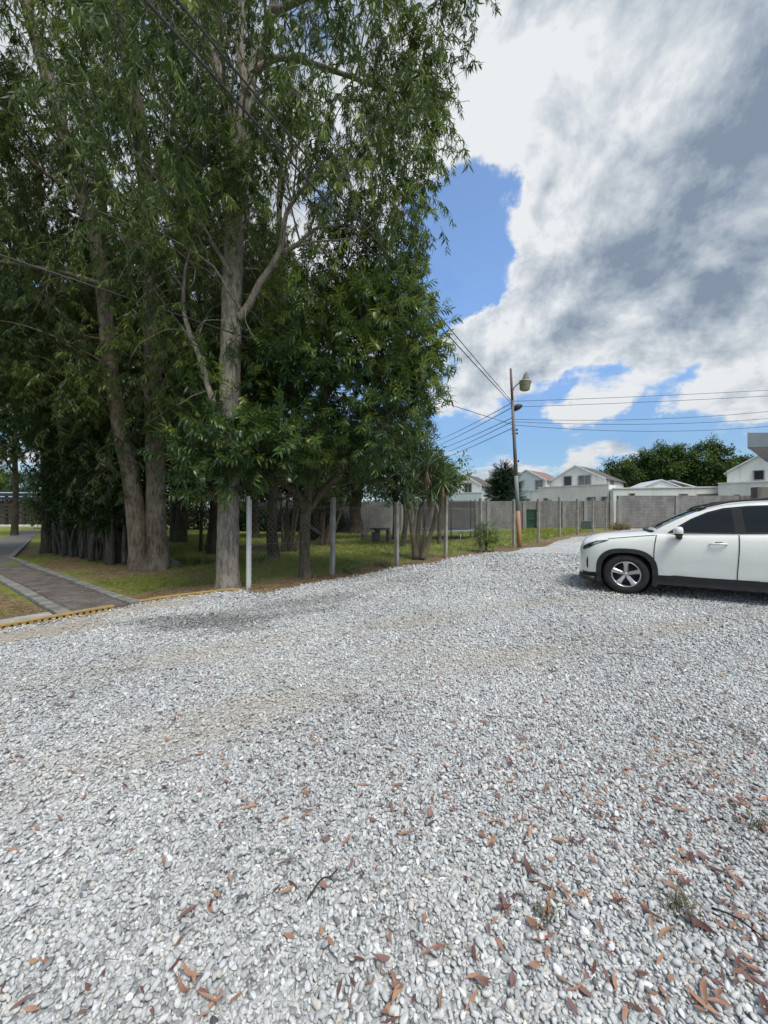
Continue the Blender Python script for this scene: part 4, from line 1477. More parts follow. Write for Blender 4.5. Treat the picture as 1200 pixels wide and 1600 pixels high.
            mb.add(V, F, False); mb.build('wheel_arch', M['plastic'], car, fix=True)
            # dark liner
            mb = MB()
            mb.lathe([(.398, .0), (.398, .30)], 32, Matrix.Rotation(R(90 if sg < 0 else -90), 3, 'X'), True, (wx, sg * .56, WZ + .005))
            mb.build('wheel_well', M['seam'], car)
        # mud flap
        mb = MB(); mb.box((1.325, sg * .80, .27), (.018, .20, .22), bevel=.004); mb.build('mud_flap', M['plastic'], car)
        # roof rail
        mb = MB()
        rp_ = [(1.98, -.0), (2.08, .035), (2.4, .045), (2.9, .045), (3.4, .045), (3.9, .040), (4.05, .0)]
        mb.tube([Vector((x, sg * (gh_w(x, roof_z(x)) - .055), roof_z(x) + dz)) for x, dz in rp_], [.014] + [.019] * 5 + [.014], 8)
        mb.build('roof_rail', M['plastic'], car)
        # wheels
        for wx in WX:
            wheel = empty('wheel', (wx, sg * .795, WZ)); wheel.parent = car
            rx = Matrix.Rotation(R(90 if sg < 0 else -90), 3, 'X')     # local +Z of the lathe points outwards
            mb = MB()
            prof = [(.222, -.10), (.25, -.112), (.30, -.115), (.335, -.105), (.352, -.085), (.356, -.05), (.356, .05), (.352, .085), (.335, .105), (.30, .118), (.262, .116), (.236, .108), (.226, .098)]
            mb.lathe(prof, 48, rx)
            mb.build('tyre', M['tyre'], wheel)
            mb = MB()
            mb.lathe([(.228, .098), (.232, .106), (.222, .110), (.212, .098), (.204, .06), (.198, -.08)], 48, rx)
            for k in range(5):                                      # five broad spokes
                a0 = 2 * math.pi * k / 5 + math.pi / 2
                V, F = [], []
                for r_, hw, zf in ((.03, .030, .075), (.07, .034, .082), (.14, .036, .094), (.19, .044, .100), (.220, .054, .102)):
                    for yy, zz_ in ((-hw, zf - .014), (-hw * .62, zf), (hw * .62, zf), (hw, zf - .014), (hw * .9, zf - .045), (-hw * .9, zf - .045)):
                        p = Vector((r_, yy, zz_)); p = Matrix.Rotation(a0, 3, 'Z') @ p
                        V.append(rx @ p)
                for i in range(4):
                    for k2 in range(6):
                        a = i * 6 + k2; b = i * 6 + (k2 + 1) % 6
                        F.append((a, b, b + 6, a + 6))
                F.append((0, 1, 2, 3, 4, 5)); F.append(tuple(24 + k2 for k2 in (5, 4, 3, 2, 1, 0)))
                mb.add(V, F, False)
            mb.lathe([(0, .088), (.028, .088), (.034, .082), (.036, .06)], 20, rx)
            mb.build('rim', M['alloy'], wheel, fix=True)
            mb = MB()
            mb.lathe([(0, .030), (.15, .030), (.15, .02), (0.199, .02), (.199, -.06), (0, -.06)], 36, rx)
            mb.build('brake_disc', M['dark_metal'], wheel)
            for k in range(5):
                a = 2 * math.pi * k / 5 + math.pi / 2 + math.pi / 5
                mb = MB()
                mb.lathe([(0, .078), (.009, .078), (.010, .04)], 8, rx, True, rx @ Vector((.052 * math.cos(a), .052 * math.sin(a), 0)))
                mb.build('wheel_nut', M['dark_metal'], wheel)
    # windscreen
    mb = MB(); V, F = [], []
    xs_ = np.linspace(1.38, 2.10, 12); m_ = 13
    for x in xs_:
        zr = roof_z(x); hw = gh_w(x, zr) - .085
        for k in range(m_):
            f = -1 + 2 * k / (m_ - 1)
            V.append((x, f * hw, zr + .010 + .016 * (1 - abs(f) ** 1.5)))
    for i in range(len(xs_) - 1):
        for k in range(m_ - 1):
            a = i * m_ + k; F.append((a, a + m_, a + m_ + 1, a + 1))
    mb.add(V, F, True); mb.build('windscreen', M['tint'], car)
    # wiper tray
    mb = MB(); mb.tube([Vector((1.34 - .10 * (1 - abs(f) ** 2), f * .72, 1.132 + .016 * (1 - abs(f)))) for f in np.linspace(-1, 1, 9)], .022, 6)
    mb.build('wiper_tray', M['plastic'], car)
    # rear window
    mb = MB(); V, F = [], []
    xs_ = np.linspace(4.33, 4.53, 5)
    for x in xs_:
        zr = roof_z(x); hw = gh_w(x, zr) - .09
        for k in range(m_):
            f = -1 + 2 * k / (m_ - 1)
            V.append((x + .012, f * hw, zr + .014 + .016 * (1 - abs(f) ** 1.5)))
    for i in range(len(xs_) - 1):
        for k in range(m_ - 1):
            a = i * m_ + k; F.append((a, a + m_, a + m_ + 1, a + 1))
    mb.add(V, F, True); mb.build('rear_window', M['tint'], car)
    # grille and lower lip
    mb = MB()
    for i in range(5):
        mb.box((-.004, 0, .64 + i * .035), (.02, .84 - .04 * i, .014), bevel=.003)
    mb.build('grille', M['plastic'], car)
    mb = MB()
    lip = [Vector((max(x, -.0) - .012 + .0, y, .235)) for x, y in [(.42, -.885), (.24, -.835), (.10, -.735), (.02, -.58), (-.012, -.35), (-.02, 0), (-.012, .35), (.02, .58), (.10, .735), (.24, .835), (.42, .885)]]
    mb.tube(lip, [.045] * len(lip), 8); mb.build('front_lip', M['plastic'], car)
    return car


car = make_car('parked_car')
for ch in car.children:                       # a short, upright nose
    if ch.type != 'MESH': continue
    for m_o in [ch] + list(ch.children):
        if m_o.type != 'MESH': continue
        for v in m_o.data.vertices:
            if v.co.x < .45: v.co.x = .45 - (.45 - v.co.x) * .64
        m_o.data.update()
TH = R(31)
c_, s_ = math.cos(TH), math.sin(TH)
W0 = Vector((4.36, 6.92))
lx, ly = WX[0], -.91
car.location = (W0.x - (lx * c_ + ly * s_), W0.y - (-lx * s_ + ly * c_), 0.022)
car.rotation_euler = (0, 0, -TH)
tag(car, 'white compact SUV with black wheel arches parked on the gravel', 'car')

# ================================================================== houses beyond the wall
def render_mat(name, c1, c2, streak=(0.30, 0.31, 0.29), amt=.5):
    m_, nt, N, L, b = new_mat(name)
    tc = N.new('ShaderNodeTexCoord').outputs['Object']
    c = mixrgb(N, L, mrange(N, L, nz(N, L, tc, .5, 5), .4, .62), c1, c2)
    c = mixrgb(N, L, mrange(N, L, nz(N, L, mapping(N, L, tc, (2.6, 2.6, .22)), 1.2, 6, .65), .52, .74, 0, amt), c, streak)
    L.new(c, b.inputs['Base Color']); b.inputs['Roughness'].default_value = .9
    b.inputs['Specular IOR Level'].default_value = .2
    return m_


M['render_white'] = render_mat('white_render', (0.66, 0.67, 0.63), (0.58, 0.60, 0.56))
M['render_cream'] = render_mat('cream_render', (0.66, 0.64, 0.59), (0.60, 0.59, 0.54))
M['render_mint'] = render_mat('pale_blue_render', (0.50, 0.58, 0.57), (0.56, 0.61, 0.58))
M['tile_brown'] = simple('brown_roof_tile', (0.085, 0.072, 0.064), (0.125, 0.105, 0.094), 6, .85, .6, 14, .05)
M['tile_red'] = simple('red_roof_tile', (0.21, 0.125, 0.105), (0.26, 0.165, 0.14), 6, .85, .6, 14, .05)
M['roof_pale'] = simple('pale_roof_sheet', (0.55, 0.57, 0.57), (0.46, 0.48, 0.48), 3, .6, 0)
M['pane'] = simple('window_pane', (0.025, 0.028, 0.03), None, rough=.08)
M['pane_grey'] = simple('curtained_pane', (0.16, 0.16, 0.155), (0.10, 0.10, 0.10), 2, .15)
M['win_frame'] = simple('window_frame', (0.28, 0.27, 0.255), None, rough=.6)


def add_window(root, c, w, h, nrm, pane, mull=0, frame=True):
    """A window on a wall: centre c, outward normal nrm (local)."""
    nrm = Vector(nrm).normalized(); t = Vector((-nrm.y, nrm.x, 0))
    c = Vector(c)
    Mx = Matrix((t, nrm, Vector((0, 0, 1)))).transposed()
    mb = MB()
    if frame:
        for (dx, dz, sx, sz) in ((-w / 2, 0, .09, h + .09), (w / 2, 0, .09, h + .09), (0, h / 2, w - .09, .09), (0, -h / 2, w - .09, .09)):
            mb.box(c + t * dx + Vector((0, 0, dz)) + nrm * .03, (sx, .14, sz), Mx)
        for i in range(mull):
            mb.box(c + t * (w * (i + 1) / (mull + 1) - w / 2) + nrm * .03, (.06, .11, h - .09), Mx)
    else:
        mb.box(c + Vector((0, 0, -h / 2 - .05)) + nrm * .04, (w + .1, .16, .08), Mx)
    wo = mb.build('window', M['win_frame'], root)
    mb = MB(); mb.box(c + nrm * .006, (w - .02, .04, h - .02), Mx)
    mb.build('pane', pane, wo)


def house(name, label, loc, rz, W, D, zw, zr, wall, roof, low, windows, lowmat=None, skew=.5, gstyle='gable'):
    """Gable end faces local -Y, ridge along Y. low: (x0, x1, y0, top) flat-roofed block in front."""
    root = empty(name, loc, rz)
    mb = MB()
    ax = -W / 2 + W * skew
    mb.prism([(-W / 2, 0, 0), (W / 2, 0, 0), (W / 2, 0, zw), (ax, 0, zr), (-W / 2, 0, zw + (.0 if skew >= .5 else .0))], (0, D, 0))
    mb.build('wall', wall, root, fix=True)
    mb = MB()
    ov = .28; th = .16
    for sx, xe in ((-1, -W / 2), (1, W / 2)):
        e0 = Vector((ax, .12, zr)); e1 = Vector((xe, .12, zw))
        dn = (e1 - e0).normalized(); e1 = e1 + dn * ov
        nn = Vector((-dn.z, 0, dn.x)) if sx < 0 else Vector((dn.z * -1, 0, dn.x))
        if nn.z < 0: nn = -nn
        q = [e0 + nn * .02, e1 + nn * .02, e1 + nn * (.02 + th), e0 + nn * (.02 + th)]
        mb.prism(q, (0, D + .1, 0))
    mb.build('roof', roof, root, fix=True)
    # white verge on the gable
    mb = MB()
    for xe in (-W / 2, W / 2):
        e0 = Vector((ax, -.10, zr + .04)); e1 = Vector((xe, -.10, zw + .04))
        mb.prism([e0, e1, e1 + Vector((0, 0, .20)), e0 + Vector((0, 0, .20))], (0, .215, 0))
    mb.build('verge', wall, root, fix=True)
    if low:
        x0, x1, y0, top = low
        mb = MB(); mb.box(((x0 + x1) / 2, y0 / 2 - .002, top / 2), (x1 - x0, abs(y0), top)); mb.box(((x0 + x1) / 2, y0 + .08, top + .06), (x1 - x0 + .1, .26, .12))
        mb.build('lower_block', lowmat or wall, root)
    for (c, w, h, nrm, pane, mull) in windows:
        add_window(root, c, w, h, nrm, pane, mull)
    tag(root, label, 'house')
    return root


def hpos(u, Y, z=0.0):
    return ((u - 600) / 600 * Y, Y, z)


K, G = M['pane'], M['pane_grey']
# C: the house right of the lamp post
Yc = 50.0; kx = Yc / 600
house('house', 'white house with brown roof and a stained terrace wall, right of the lamp post', hpos(899, Yc + 3, 0), R(-48), 7.6, 7.2, 5.7, 7.75, M['render_white'], M['tile_brown'],
      (-4.0, 5.0, -2.6, 4.9),
      [((-1.0, -.02, 5.75), 1.05, 1.5, (0, -1, 0), K, 0), ((1.2, -.02, 5.7), 1.6, 1.5, (0, -1, 0), G, 1), ((3.82, 2.2, 5.3), 1.1, 1.3, (1, 0, 0), G, 1),
       ((-2.9, -2.62, 2.9), .55, 1.0, (0, -1, 0), K, 0), ((3.0, -2.62, 2.85), 1.0, 1.1, (0, -1, 0), G, 1), ((4.5, -2.62, 2.85), .6, 1.1, (0, -1, 0), G, 0)], M['render_cream'])
# A: left house behind the trampoline
Ya = 58.0
house('house', 'cream house with brown roof behind the trampoline', hpos(722, Ya + 2, 0), R(-34), 6.2, 6.5, 5.4, 7.3, M['render_cream'], M['tile_brown'],
      (-3.4, 3.9, -2.2, 4.3),
      [((-1.1, -.02, 5.3), .8, 1.3, (0, -1, 0), G, 0), ((1.0, -.02, 5.2), 1.2, 1.5, (0, -1, 0), K, 1), ((3.12, 2.5, 5.0), 1.4, 1.3, (1, 0, 0), G, 1),
       ((2.4, -2.22, 2.2), 1.4, .9, (0, -1, 0), K, 1), ((-2.9, -2.22, 2.2), .5, .8, (0, -1, 0), K, 0)], M['render_mint'])
# B: the one behind the pole
Yb = 55.0
house('house', 'pale house with red tiled roof standing behind the lamp post', hpos(822, Yb + 2, 0), R(-46), 6.0, 6.5, 5.9, 7.6, M['render_mint'], M['tile_red'],
      (1.0, 4.4, -1.4, 4.5),
      [((2.0, -.02, 5.35), 1.1, 1.5, (0, -1, 0), G, 1), ((-1.2, -.02, 5.3), .9, 1.3, (0, -1, 0), G, 0), ((3.02, 2.0, 5.1), 1.0, 1.2, (1, 0, 0), G, 0),
       ((2.0, -1.42, 2.5), 1.2, 1.0, (0, -1, 0), G, 1), ((3.9, -1.42, 2.6), .9, 1.1, (0, -1, 0), K, 0)], M['render_white'])
# a slice of a house between the red-roofed one and the terrace house
house('house', 'narrow white gable seen between the red roofed house and the terrace house', hpos(838, 60, 0), R(8), 4.6, 5, 3.6, 5.6, M['render_white'], M['tile_brown'], None,
      [((1.2, -.02, 2.6), .7, 1.0, (0, -1, 0), K, 0)])
# E: right-hand house
Ye = 40.0
house('house', 'white gabled house with black square windows above the wall behind the car', hpos(1192, Ye, 0), R(-47), 5.6, 7.5, 5.75, 7.5, M['render_white'], M['roof_pale'],
      (-3.4, 3.4, -1.2, 4.55),
      [((-.3, -.02, 5.35), .8, 1.0, (0, -1, 0), K, 0), ((1.3, -.02, 5.4), .8, 1.05, (0, -1, 0), K, 0), ((-1.9, -1.22, 2.95), .4, .75, (0, -1, 0), K, 0)], M['render_white'])
# D: low building between
root = empty('low_building', hpos(1046, 45, 0), R(-14))
mb = MB(); mb.box((0, 2.5, 2.15), (11.8, 5, 4.3)); mb.box((0, .05, 4.36), (11.9, .3, .14)); mb.build('wall', M['render_white'], root)
mb = MB(); mb.prism([(-2.6, 2.2, 4.2), (2.6, 2.2, 4.2), (.0, 2.2, 5.35)], (0, 6, 0)); mb.build('gable', M['render_white'], root, fix=True)
mb = MB()
for xe in (-2.7, 2.7):
    mb.prism([(0, 2.0, 5.38), (xe, 2.0, 4.22), (xe, 2.0, 4.34), (0, 2.0, 5.52)], (0, 6.3, 0))
mb.prism([(1.6, 3.0, 5.35), (4.6, 3.0, 4.33), (4.6, 3.0, 4.45), (1.6, 3.0, 5.49)], (0, 5, 0))
mb.build('roof', M['roof_pale'], root, fix=True)
for (x, z, w, h, p) in ((-3.9, 3.45, .55, .55, K), (1.4, 3.3, .8, .6, G), (5.0 - 1.0, 3.3, 2.4, .5, G)):
    add_window(root, (x, -.02, z), w, h, (0, -1, 0), p, 2 if w > 2 else 0)
tag(root, 'long low white building with a flat parapet and small gable, before the dark trees', 'building')
root = empty('garden_store', hpos(961, 52, 0), 0)
mb = MB(); mb.box((0, 1.5, 1.4), (1.9, 3, 2.8)); mb.build('wall', M['render_cream'], root)
mb = MB(); mb.prism([(-1.1, -.2, 4.3), (1.1, -.2, 3.2), (1.1, -.2, 3.05), (-1.1, -.2, 4.15)], (0, 3.4, 0)); mb.build('roof', M['tile_brown'], root, fix=True)
mb = MB(); mb.prism([(-.94, 0, 2.8), (.94, 0, 2.8), (.94, 0, 3.1), (-.94, 0, 4.05)], (0, 3, 0)); mb.build('gable', M['render_cream'], root, fix=True)
tag(root, 'small lean-to with brown sloping roof beside the terrace house', 'shed')

# concrete canopy of the building just out of frame to the right
root = empty('canopy', (13.25, 14.0, 0))
M['grey_fascia'] = simple('grey_fascia_paint', (0.15, 0.18, 0.195), (0.13, 0.155, 0.165), 1.5, .6)
M['soffit'] = simple('bare_soffit', (0.25, 0.24, 0.225), (0.17, 0.165, 0.155), 2.5, .9, .2, 12)
mb = MB(); mb.prism([(0, 0, 3.86), (9.5, -.35, 3.86), (12, 9, 3.86), (4.6, 3.95, 3.86)], (0, 0, .53)); mb.build('fascia', M['grey_fascia'], root, fix=True)
mb = MB(); mb.prism([(.10, .09, 3.835), (9.3, -.22, 3.835), (11.7, 8.6, 3.835), (4.6, 3.8, 3.835)], (0, 0, .022)); mb.build('soffit', M['soffit'], root, fix=True)
for (x, y) in ((5.2, 2.2), (8.8, 1.2)):
    mb = MB(); mb.box((x, y, 1.85), (.35, .35, 3.96), bevel=.02); mb.build('column', M['soffit'], root)
tag(root, 'grey concrete canopy corner jutting in from the edge above the car', 'canopy')

# ================================================================== lamp post and lines
pole_b = px(812, 855, 16.2); pole_b.z = Hs(pole_b.x, pole_b.y)
pole_t = px(798, 576, 16.2)
axis = (pole_t - pole_b)
PLn = axis.length


def pole_at(f): return axis * f


M['pole_orange'] = simple('terracotta_pole_paint', (0.42, 0.19, 0.10), (0.33, 0.20, 0.13), 5, .75, .2, 30, stretch=(1, 1, .4))
M['pole_teal'] = simple('teal_pole_paint', (0.16, 0.24, 0.24), (0.21, 0.23, 0.22), 4, .7, 0, stretch=(1, 1, .3))
M['pole_grey'] = simple('pole_grey', (0.19, 0.185, 0.18), (0.14, 0.12, 0.11), 4, .75, 0, stretch=(1, 1, .3))
M['pole_brown'] = simple('pole_rust', (0.20, 0.12, 0.095), (0.15, 0.115, 0.10), 5, .8)
M['enamel'] = simple('lamp_enamel', (0.42, 0.42, 0.34), (0.36, 0.36, 0.28), 4, .4)
M['frosted'] = simple('lamp_refractor', (0.34, 0.34, 0.22), (0.28, 0.27, 0.17), 7, .35)
lamp = empty('street_lamp', pole_b)
for (f0, f1, r0, r1, mt, nm) in ((-.02, .205, .092, .088, 'pole_orange', 'pole_foot'), (.205, .40, .086, .08, 'pole_teal', 'pole_lower'), (.40, .82, .079, .06, 'pole_grey', 'pole_upper'), (.82, 1.0, .056, .05, 'pole_brown', 'pole_tip')):
    mb = MB(); mb.tube([pole_at(f0 + (f1 - f0) * t) for t in (0, .5, 1)], [r0, (r0 + r1) / 2, r1], 12); mb.build(nm, M[mt], lamp)
a0 = pole_at(.875)
mb = MB()
mb.tube(catmull([a0, a0 + Vector((.05, 0, .02)), a0 + Vector((.12, 0, .18)), a0 + Vector((.30, 0, .32)), a0 + Vector((.50, -.02, .42))], 4), .026, 8)
mb.build('arm', M['pole_grey'], lamp)
hc = a0 + Vector((.56, -.02, .36))
tilt = Matrix.Rotation(R(6), 3, 'Y')
mb = MB(); mb.lathe([(0, .42), (.05, .41), (.075, .33), (.10, .31), (.105, .20), (.135, .17), (.14, .08), (.11, .07)], 16, tilt, True, hc); head = mb.build('lamp_head', M['pole_grey'], lamp)
mb = MB(); mb.lathe([(.11, .085), (.235, .05), (.245, .0), (.235, -.02), (.205, -.30), (.17, -.335), (0, -.34)], 20, tilt, True, hc); mb.build('lamp_shade', M['frosted'], lamp)
mb = MB(); mb.lathe([(.10, .095), (.245, .062), (.252, .0), (.240, .0)], 20, tilt, True, hc); mb.build('shade_rim', M['enamel'], lamp)
b0 = pole_at(.772)
mb = MB(); mb.tube([b0 + Vector((.04, 0, -.05)), b0 + Vector((.14, 0, .04)), b0 + Vector((.26, -.03, .12)), b0 + Vector((.38, -.03, .15))], [.055, .11, .12, .05], 10)
mb.build('flood_lamp', M['dark_metal'], lamp)
for f, dx in ((.79, .0), (.655, .0), (.635, 0), (.48, 0)):
    mb = MB(); c_ = pole_at(f); mb.tube([c_ + Vector((-.10, 0, 0)), c_ + Vector((.16, 0, .01))], .018, 6); mb.tube([c_ + Vector((.13, 0, -.02)), c_ + Vector((.13, 0, .07))], .03, 8); mb.build('bracket', M['dark_metal'], lamp)
tag(lamp, 'thin leaning street lamp post with bell shaped lamp, orange at its foot', 'street lamp')

M['cable'] = simple('black_cable', (0.03, 0.03, 0.032), (0.05, 0.05, 0.05), 9, .6)


def power_line(a_, b_, sag, r, label, n=24):
    a_, b_ = Vector(a_), Vector(b_)
    mb = MB()
    pts = []
    for i in range(n + 1):
        t = i / n; p = a_.lerp(b_, t); p.z -= sag * 4 * t * (1 - t); pts.append(p - a_)
    mb.tube(pts, r, 5, True)
    o = mb.build('power_line', M['cable'], loc=a_)
    tag(o, label, 'power line', 'power lines on the lamp post')
    return o


Yp = pole_b.y


def on_pole(v): return px(798 + (v - 576) * 14 / 279, v, Yp)


power_line(on_pole(632), px(236, 2, 3.0) + (px(236, 2, 3.0) - on_pole(632)) * .25, .06, .013, 'lower of the two thick cables rising from the lamp post across the tall trees')
power_line(on_pole(628), px(285, 2, 3.0) + (px(285, 2, 3.0) - on_pole(628)) * .25, .06, .011, 'upper of the two thick cables rising from the lamp post across the tall trees')
power_line(on_pole(664), px(0, 394, 4.9) + (px(0, 394, 4.9) - on_pole(664)) * .3, .05, .011, 'slack cable crossing low in front of the tall trunks')
right = [(627, 604, 'topmost wire running from the lamp post to the right of the sky', .10), (636, 613, 'second wire from the top, right of the lamp post', .10),
         (655, 622, 'third wire from the top, right of the lamp post', .55), (659, 634, 'fourth wire from the top, right of the lamp post', .55), (664, 640, 'lowest wire running right from the lamp post', .75)]
for v0, v1, lb, sg in right:
    b_ = px(1250, v1, 19.0)
    power_line(on_pole(v0), on_pole(v0) + (b_ - on_pole(v0)) * 1.5, sg, .010, lb)
left = [(629, 700, 'uppermost wire running from the lamp post down to the far houses'), (636, 708, 'second wire from the lamp post down to the far houses'),
        (652, 712, 'third wire from the lamp post down to the far houses'), (658, 722, 'fourth wire from the lamp post down to the far houses'), (668, 728, 'lowest wire from the lamp post down to the far houses')]
for v0, v1, lb in left:
    power_line(on_pole(v0), px(650, v1, 48), .25, .016, lb)

# ================================================================== things on the lawn
# trampoline
tc_ = Vector((3.62, 21.6, 0)); tc_.z = Hs(tc_.x, tc_.y) - .02
tr = empty('trampoline', tc_)
M['tramp_steel'] = simple('galvanised_tube', (0.28, 0.29, 0.30), (0.20, 0.21, 0.22), 8, .45, 0, metal=.6)
M['tramp_mat'] = simple('trampoline_mat', (0.035, 0.036, 0.04), None, rough=.6)
M['pad'] = simple('trampoline_pad', (0.19, 0.215, 0.23), (0.14, 0.155, 0.17), 3, .6)
RT = 1.52; zt_ = .52


def netting():
    m_, nt, N, L, b = new_mat('trampoline_net')
    b.inputs['Base Color'].default_value = (0.025, 0.027, 0.03, 1); b.inputs['Roughness'].default_value = .8
    tr_ = N.new('ShaderNodeBsdfTransparent'); ms = N.new('ShaderNodeMixShader'); ms.inputs[0].default_value = .36
    L.new(tr_.outputs[0], ms.inputs[1]); L.new(b.outputs[0], ms.inputs[2]); L.new(ms.outputs[0], N['Material Output'].inputs['Surface'])
    return m_


ringp = [Vector((RT * math.cos(a), RT * math.sin(a), zt_)) for a in np.linspace(0, 2 * math.pi, 37)]
mb = MB(); mb.tube(ringp, .024, 8, False); mb.build('ring', M['tramp_steel'], tr)
mb = MB(); mb.lathe([(0, zt_ - .01), (RT * .86, zt_ - .005)], 36); mb.build('mat', M['tramp_mat'], tr)
mb = MB(); mb.lathe([(RT * .84, zt_ + .02), (RT * .92, zt_ + .035), (RT * 1.02, zt_ + .025), (RT * 1.02, zt_ - .04)], 36); mb.build('pad', M['pad'], tr)
for k in range(6):
    a = 2 * math.pi * k / 6 + .45
    mb = MB(); c_ = Vector((math.cos(a) * (RT + .05), math.sin(a) * (RT + .05), 0))
    mb.tube([c_, c_ + Vector((0, 0, 1.1)), c_ + Vector((0, 0, 2.2))], .03, 8); pl = mb.build('net_pole', M['dark_metal'], tr)
    mb = MB(); c2 = Vector((math.cos(a + .35) * RT, math.sin(a + .35) * RT, 0))
    mb.tube([c_ * .97 + Vector((0, 0, zt_ - .02)), c_ * .97 + Vector((0, 0, .03)), c2 * .97 + Vector((0, 0, .03)), c2 * .97 + Vector((0, 0, zt_ - .02))], .022, 8); mb.build('leg', M['tramp_steel'], tr)
mb = MB(); mb.lathe([(RT * .97, zt_), (RT * .965, 1.3), (RT * .975, 2.12)], 36); mb.build('net', netting(), tr)
tag(tr, 'round trampoline with dark safety net on the far lawn', 'trampoline')

# stone picnic table and stools
M['stone'] = simple('weathered_stone', (0.16, 0.15, 0.13), (0.085, 0.08, 0.07), 8, .95, .5, 30, .01)
tp = Vector((-.20, 19.2, 0)); tp.z = Hs(tp.x, tp.y)
tb = empty('picnic_table', tp)
mb = MB(); mb.lathe([(0, .62), (.50, .62), (.52, .645), (.52, .685), (.50, .70), (0, .70)], 20, Matrix.Scale(1.0, 3)); mb.build('table_top', M['stone'], tb)
mb = MB(); mb.lathe([(.15, -.05), (.13, .1), (.115, .35), (.15, .60), (.2, .625)], 14, None, True, (-.12, 0, 0)); mb.build('pedestal', M['stone'], tb)
mb = MB(); mb.lathe([(.07, -.05), (.06, .3), (.07, .625)], 10, None, True, (.38, .1, 0)); mb.build('prop', M['bark_dark'], tb)
tag(tb, 'grey stone garden table standing under the trees', 'table')
for (u, v, r, h, lb) in ((570, 845, .19, .42, 'short round stone stool left of the garden table'), (586, 847, .17, .48, 'short round stone stool in front of the garden table'), (607, 846, .13, .55, 'narrow stone stool right of the garden table')):
    Y = 900 / (v - 800); p = px(u, v, Y); p.z = Hs(p.x, p.y)
    mb = MB(); mb.lathe([(r * .92, -.05), (r, .06), (r * .9, h * .6), (r * 1.02, h * .95), (r * .9, h), (0, h)], 14)
    o = mb.build('stone_stool', M['stone'], loc=p); tag(o, lb, 'stool', 'stools at the garden table')

# black tub tipped on its side behind the forked tree
mb = MB(); mb.lathe([(0, .0), (.30, 0), (.36, .05), (.50, .50), (.53, .52), (.50, .52), (.33, .08), (0, .06)], 22, Matrix.Rotation(R(38), 3, 'Y'))
p = px(481, 843, 19.5); p.z = Hs(p.x, p.y) + .22
o = mb.build('tub', simple('black_tub_plastic', (0.012, 0.012, 0.013), None, rough=.45), loc=p); tag(o, 'black plastic tub tipped over on the lawn behind the forked tree', 'tub')

# ================================================================== far left: timber yard fence, kerb, low roof
M['dark_wood'] = simple('dark_timber', (0.018, 0.016, 0.014), (0.035, 0.03, 0.025), 6, .85, .3, 20)
tf = empty('timber_fence', (-46, 41, 0))
for i in range(9):
    mb = MB(); mb.box((i * 1.9, 0, 1.7), (.22, .22, 3.6), bevel=.02); mb.build('post', M['dark_wood'], tf)
for z, h in ((3.35, .32), (2.95, .30), (2.25, .30), (1.85, .28), (1.45, .3), (.95, .16)):
    mb = MB(); mb.box((7.6, -.14, z), (15.6, .06, h)); mb.build('rail', M['dark_wood'], tf)
tag(tf, 'tall dark timber rail fence beyond the end of the brick path', 'fence')
mb = MB(); mb.box((0, 0, .06), (20, .18, .24), bevel=.02); o = mb.build('kerb', simple('white_kerb', (0.6, 0.6, 0.57), (0.5, 0.5, 0.46), 3, .8), loc=(-40, 39.6, 0)); tag(o, kind='structure')
root = empty('blue_roof_shed', (-50, 52, 0))
mb = MB(); mb.box((4, 2, 1.5), (16, 4, 3.0)); mb.build('wall', M['bark_dark'], root)
mb = MB(); mb.prism([(-4.5, -.6, 3.4), (-4.5, 2, 4.3), (-4.5, 4.6, 3.4), (-4.5, 4.6, 3.25), (-4.5, 2, 4.15), (-4.5, -.6, 3.25)], (17, 0, 0)); mb.build('roof', simple('blue_roof_sheet', (0.14, 0.25, 0.36), (0.19, 0.30, 0.40), 2, .5), root, fix=True)
tag(root, 'low shed with blue metal roof behind the timber rail fence', 'shed')

# ================================================================== trees
def in_ellipsoid(rg, c, rad, n, shell=0.55, zmin=None, mind=0.0, reject=None):
    out = []
    tries = 0
    c = Vector(c)
    while len(out) < n and tries < n * 60:
        tries += 1
        v = Vector((rg.gauss(0, 1), rg.gauss(0, 1), rg.gauss(0, 1))).normalized()
        r = shell + (1 - shell) * rg.random() if rg.random() < .72 else rg.random() ** .5
        p = c + Vector((v.x * rad[0], v.y * rad[1], v.z * rad[2])) * r
        if zmin is not None and p.z < zmin: continue
        if reject and reject(p): continue
        if mind and any((p - q).length < mind for q in out): continue
        out.append(p)
    return out


def proj(p):
    return 600 + p.x / p.y * 600, 800 - (p.z - CAM_H) / p.y * 600


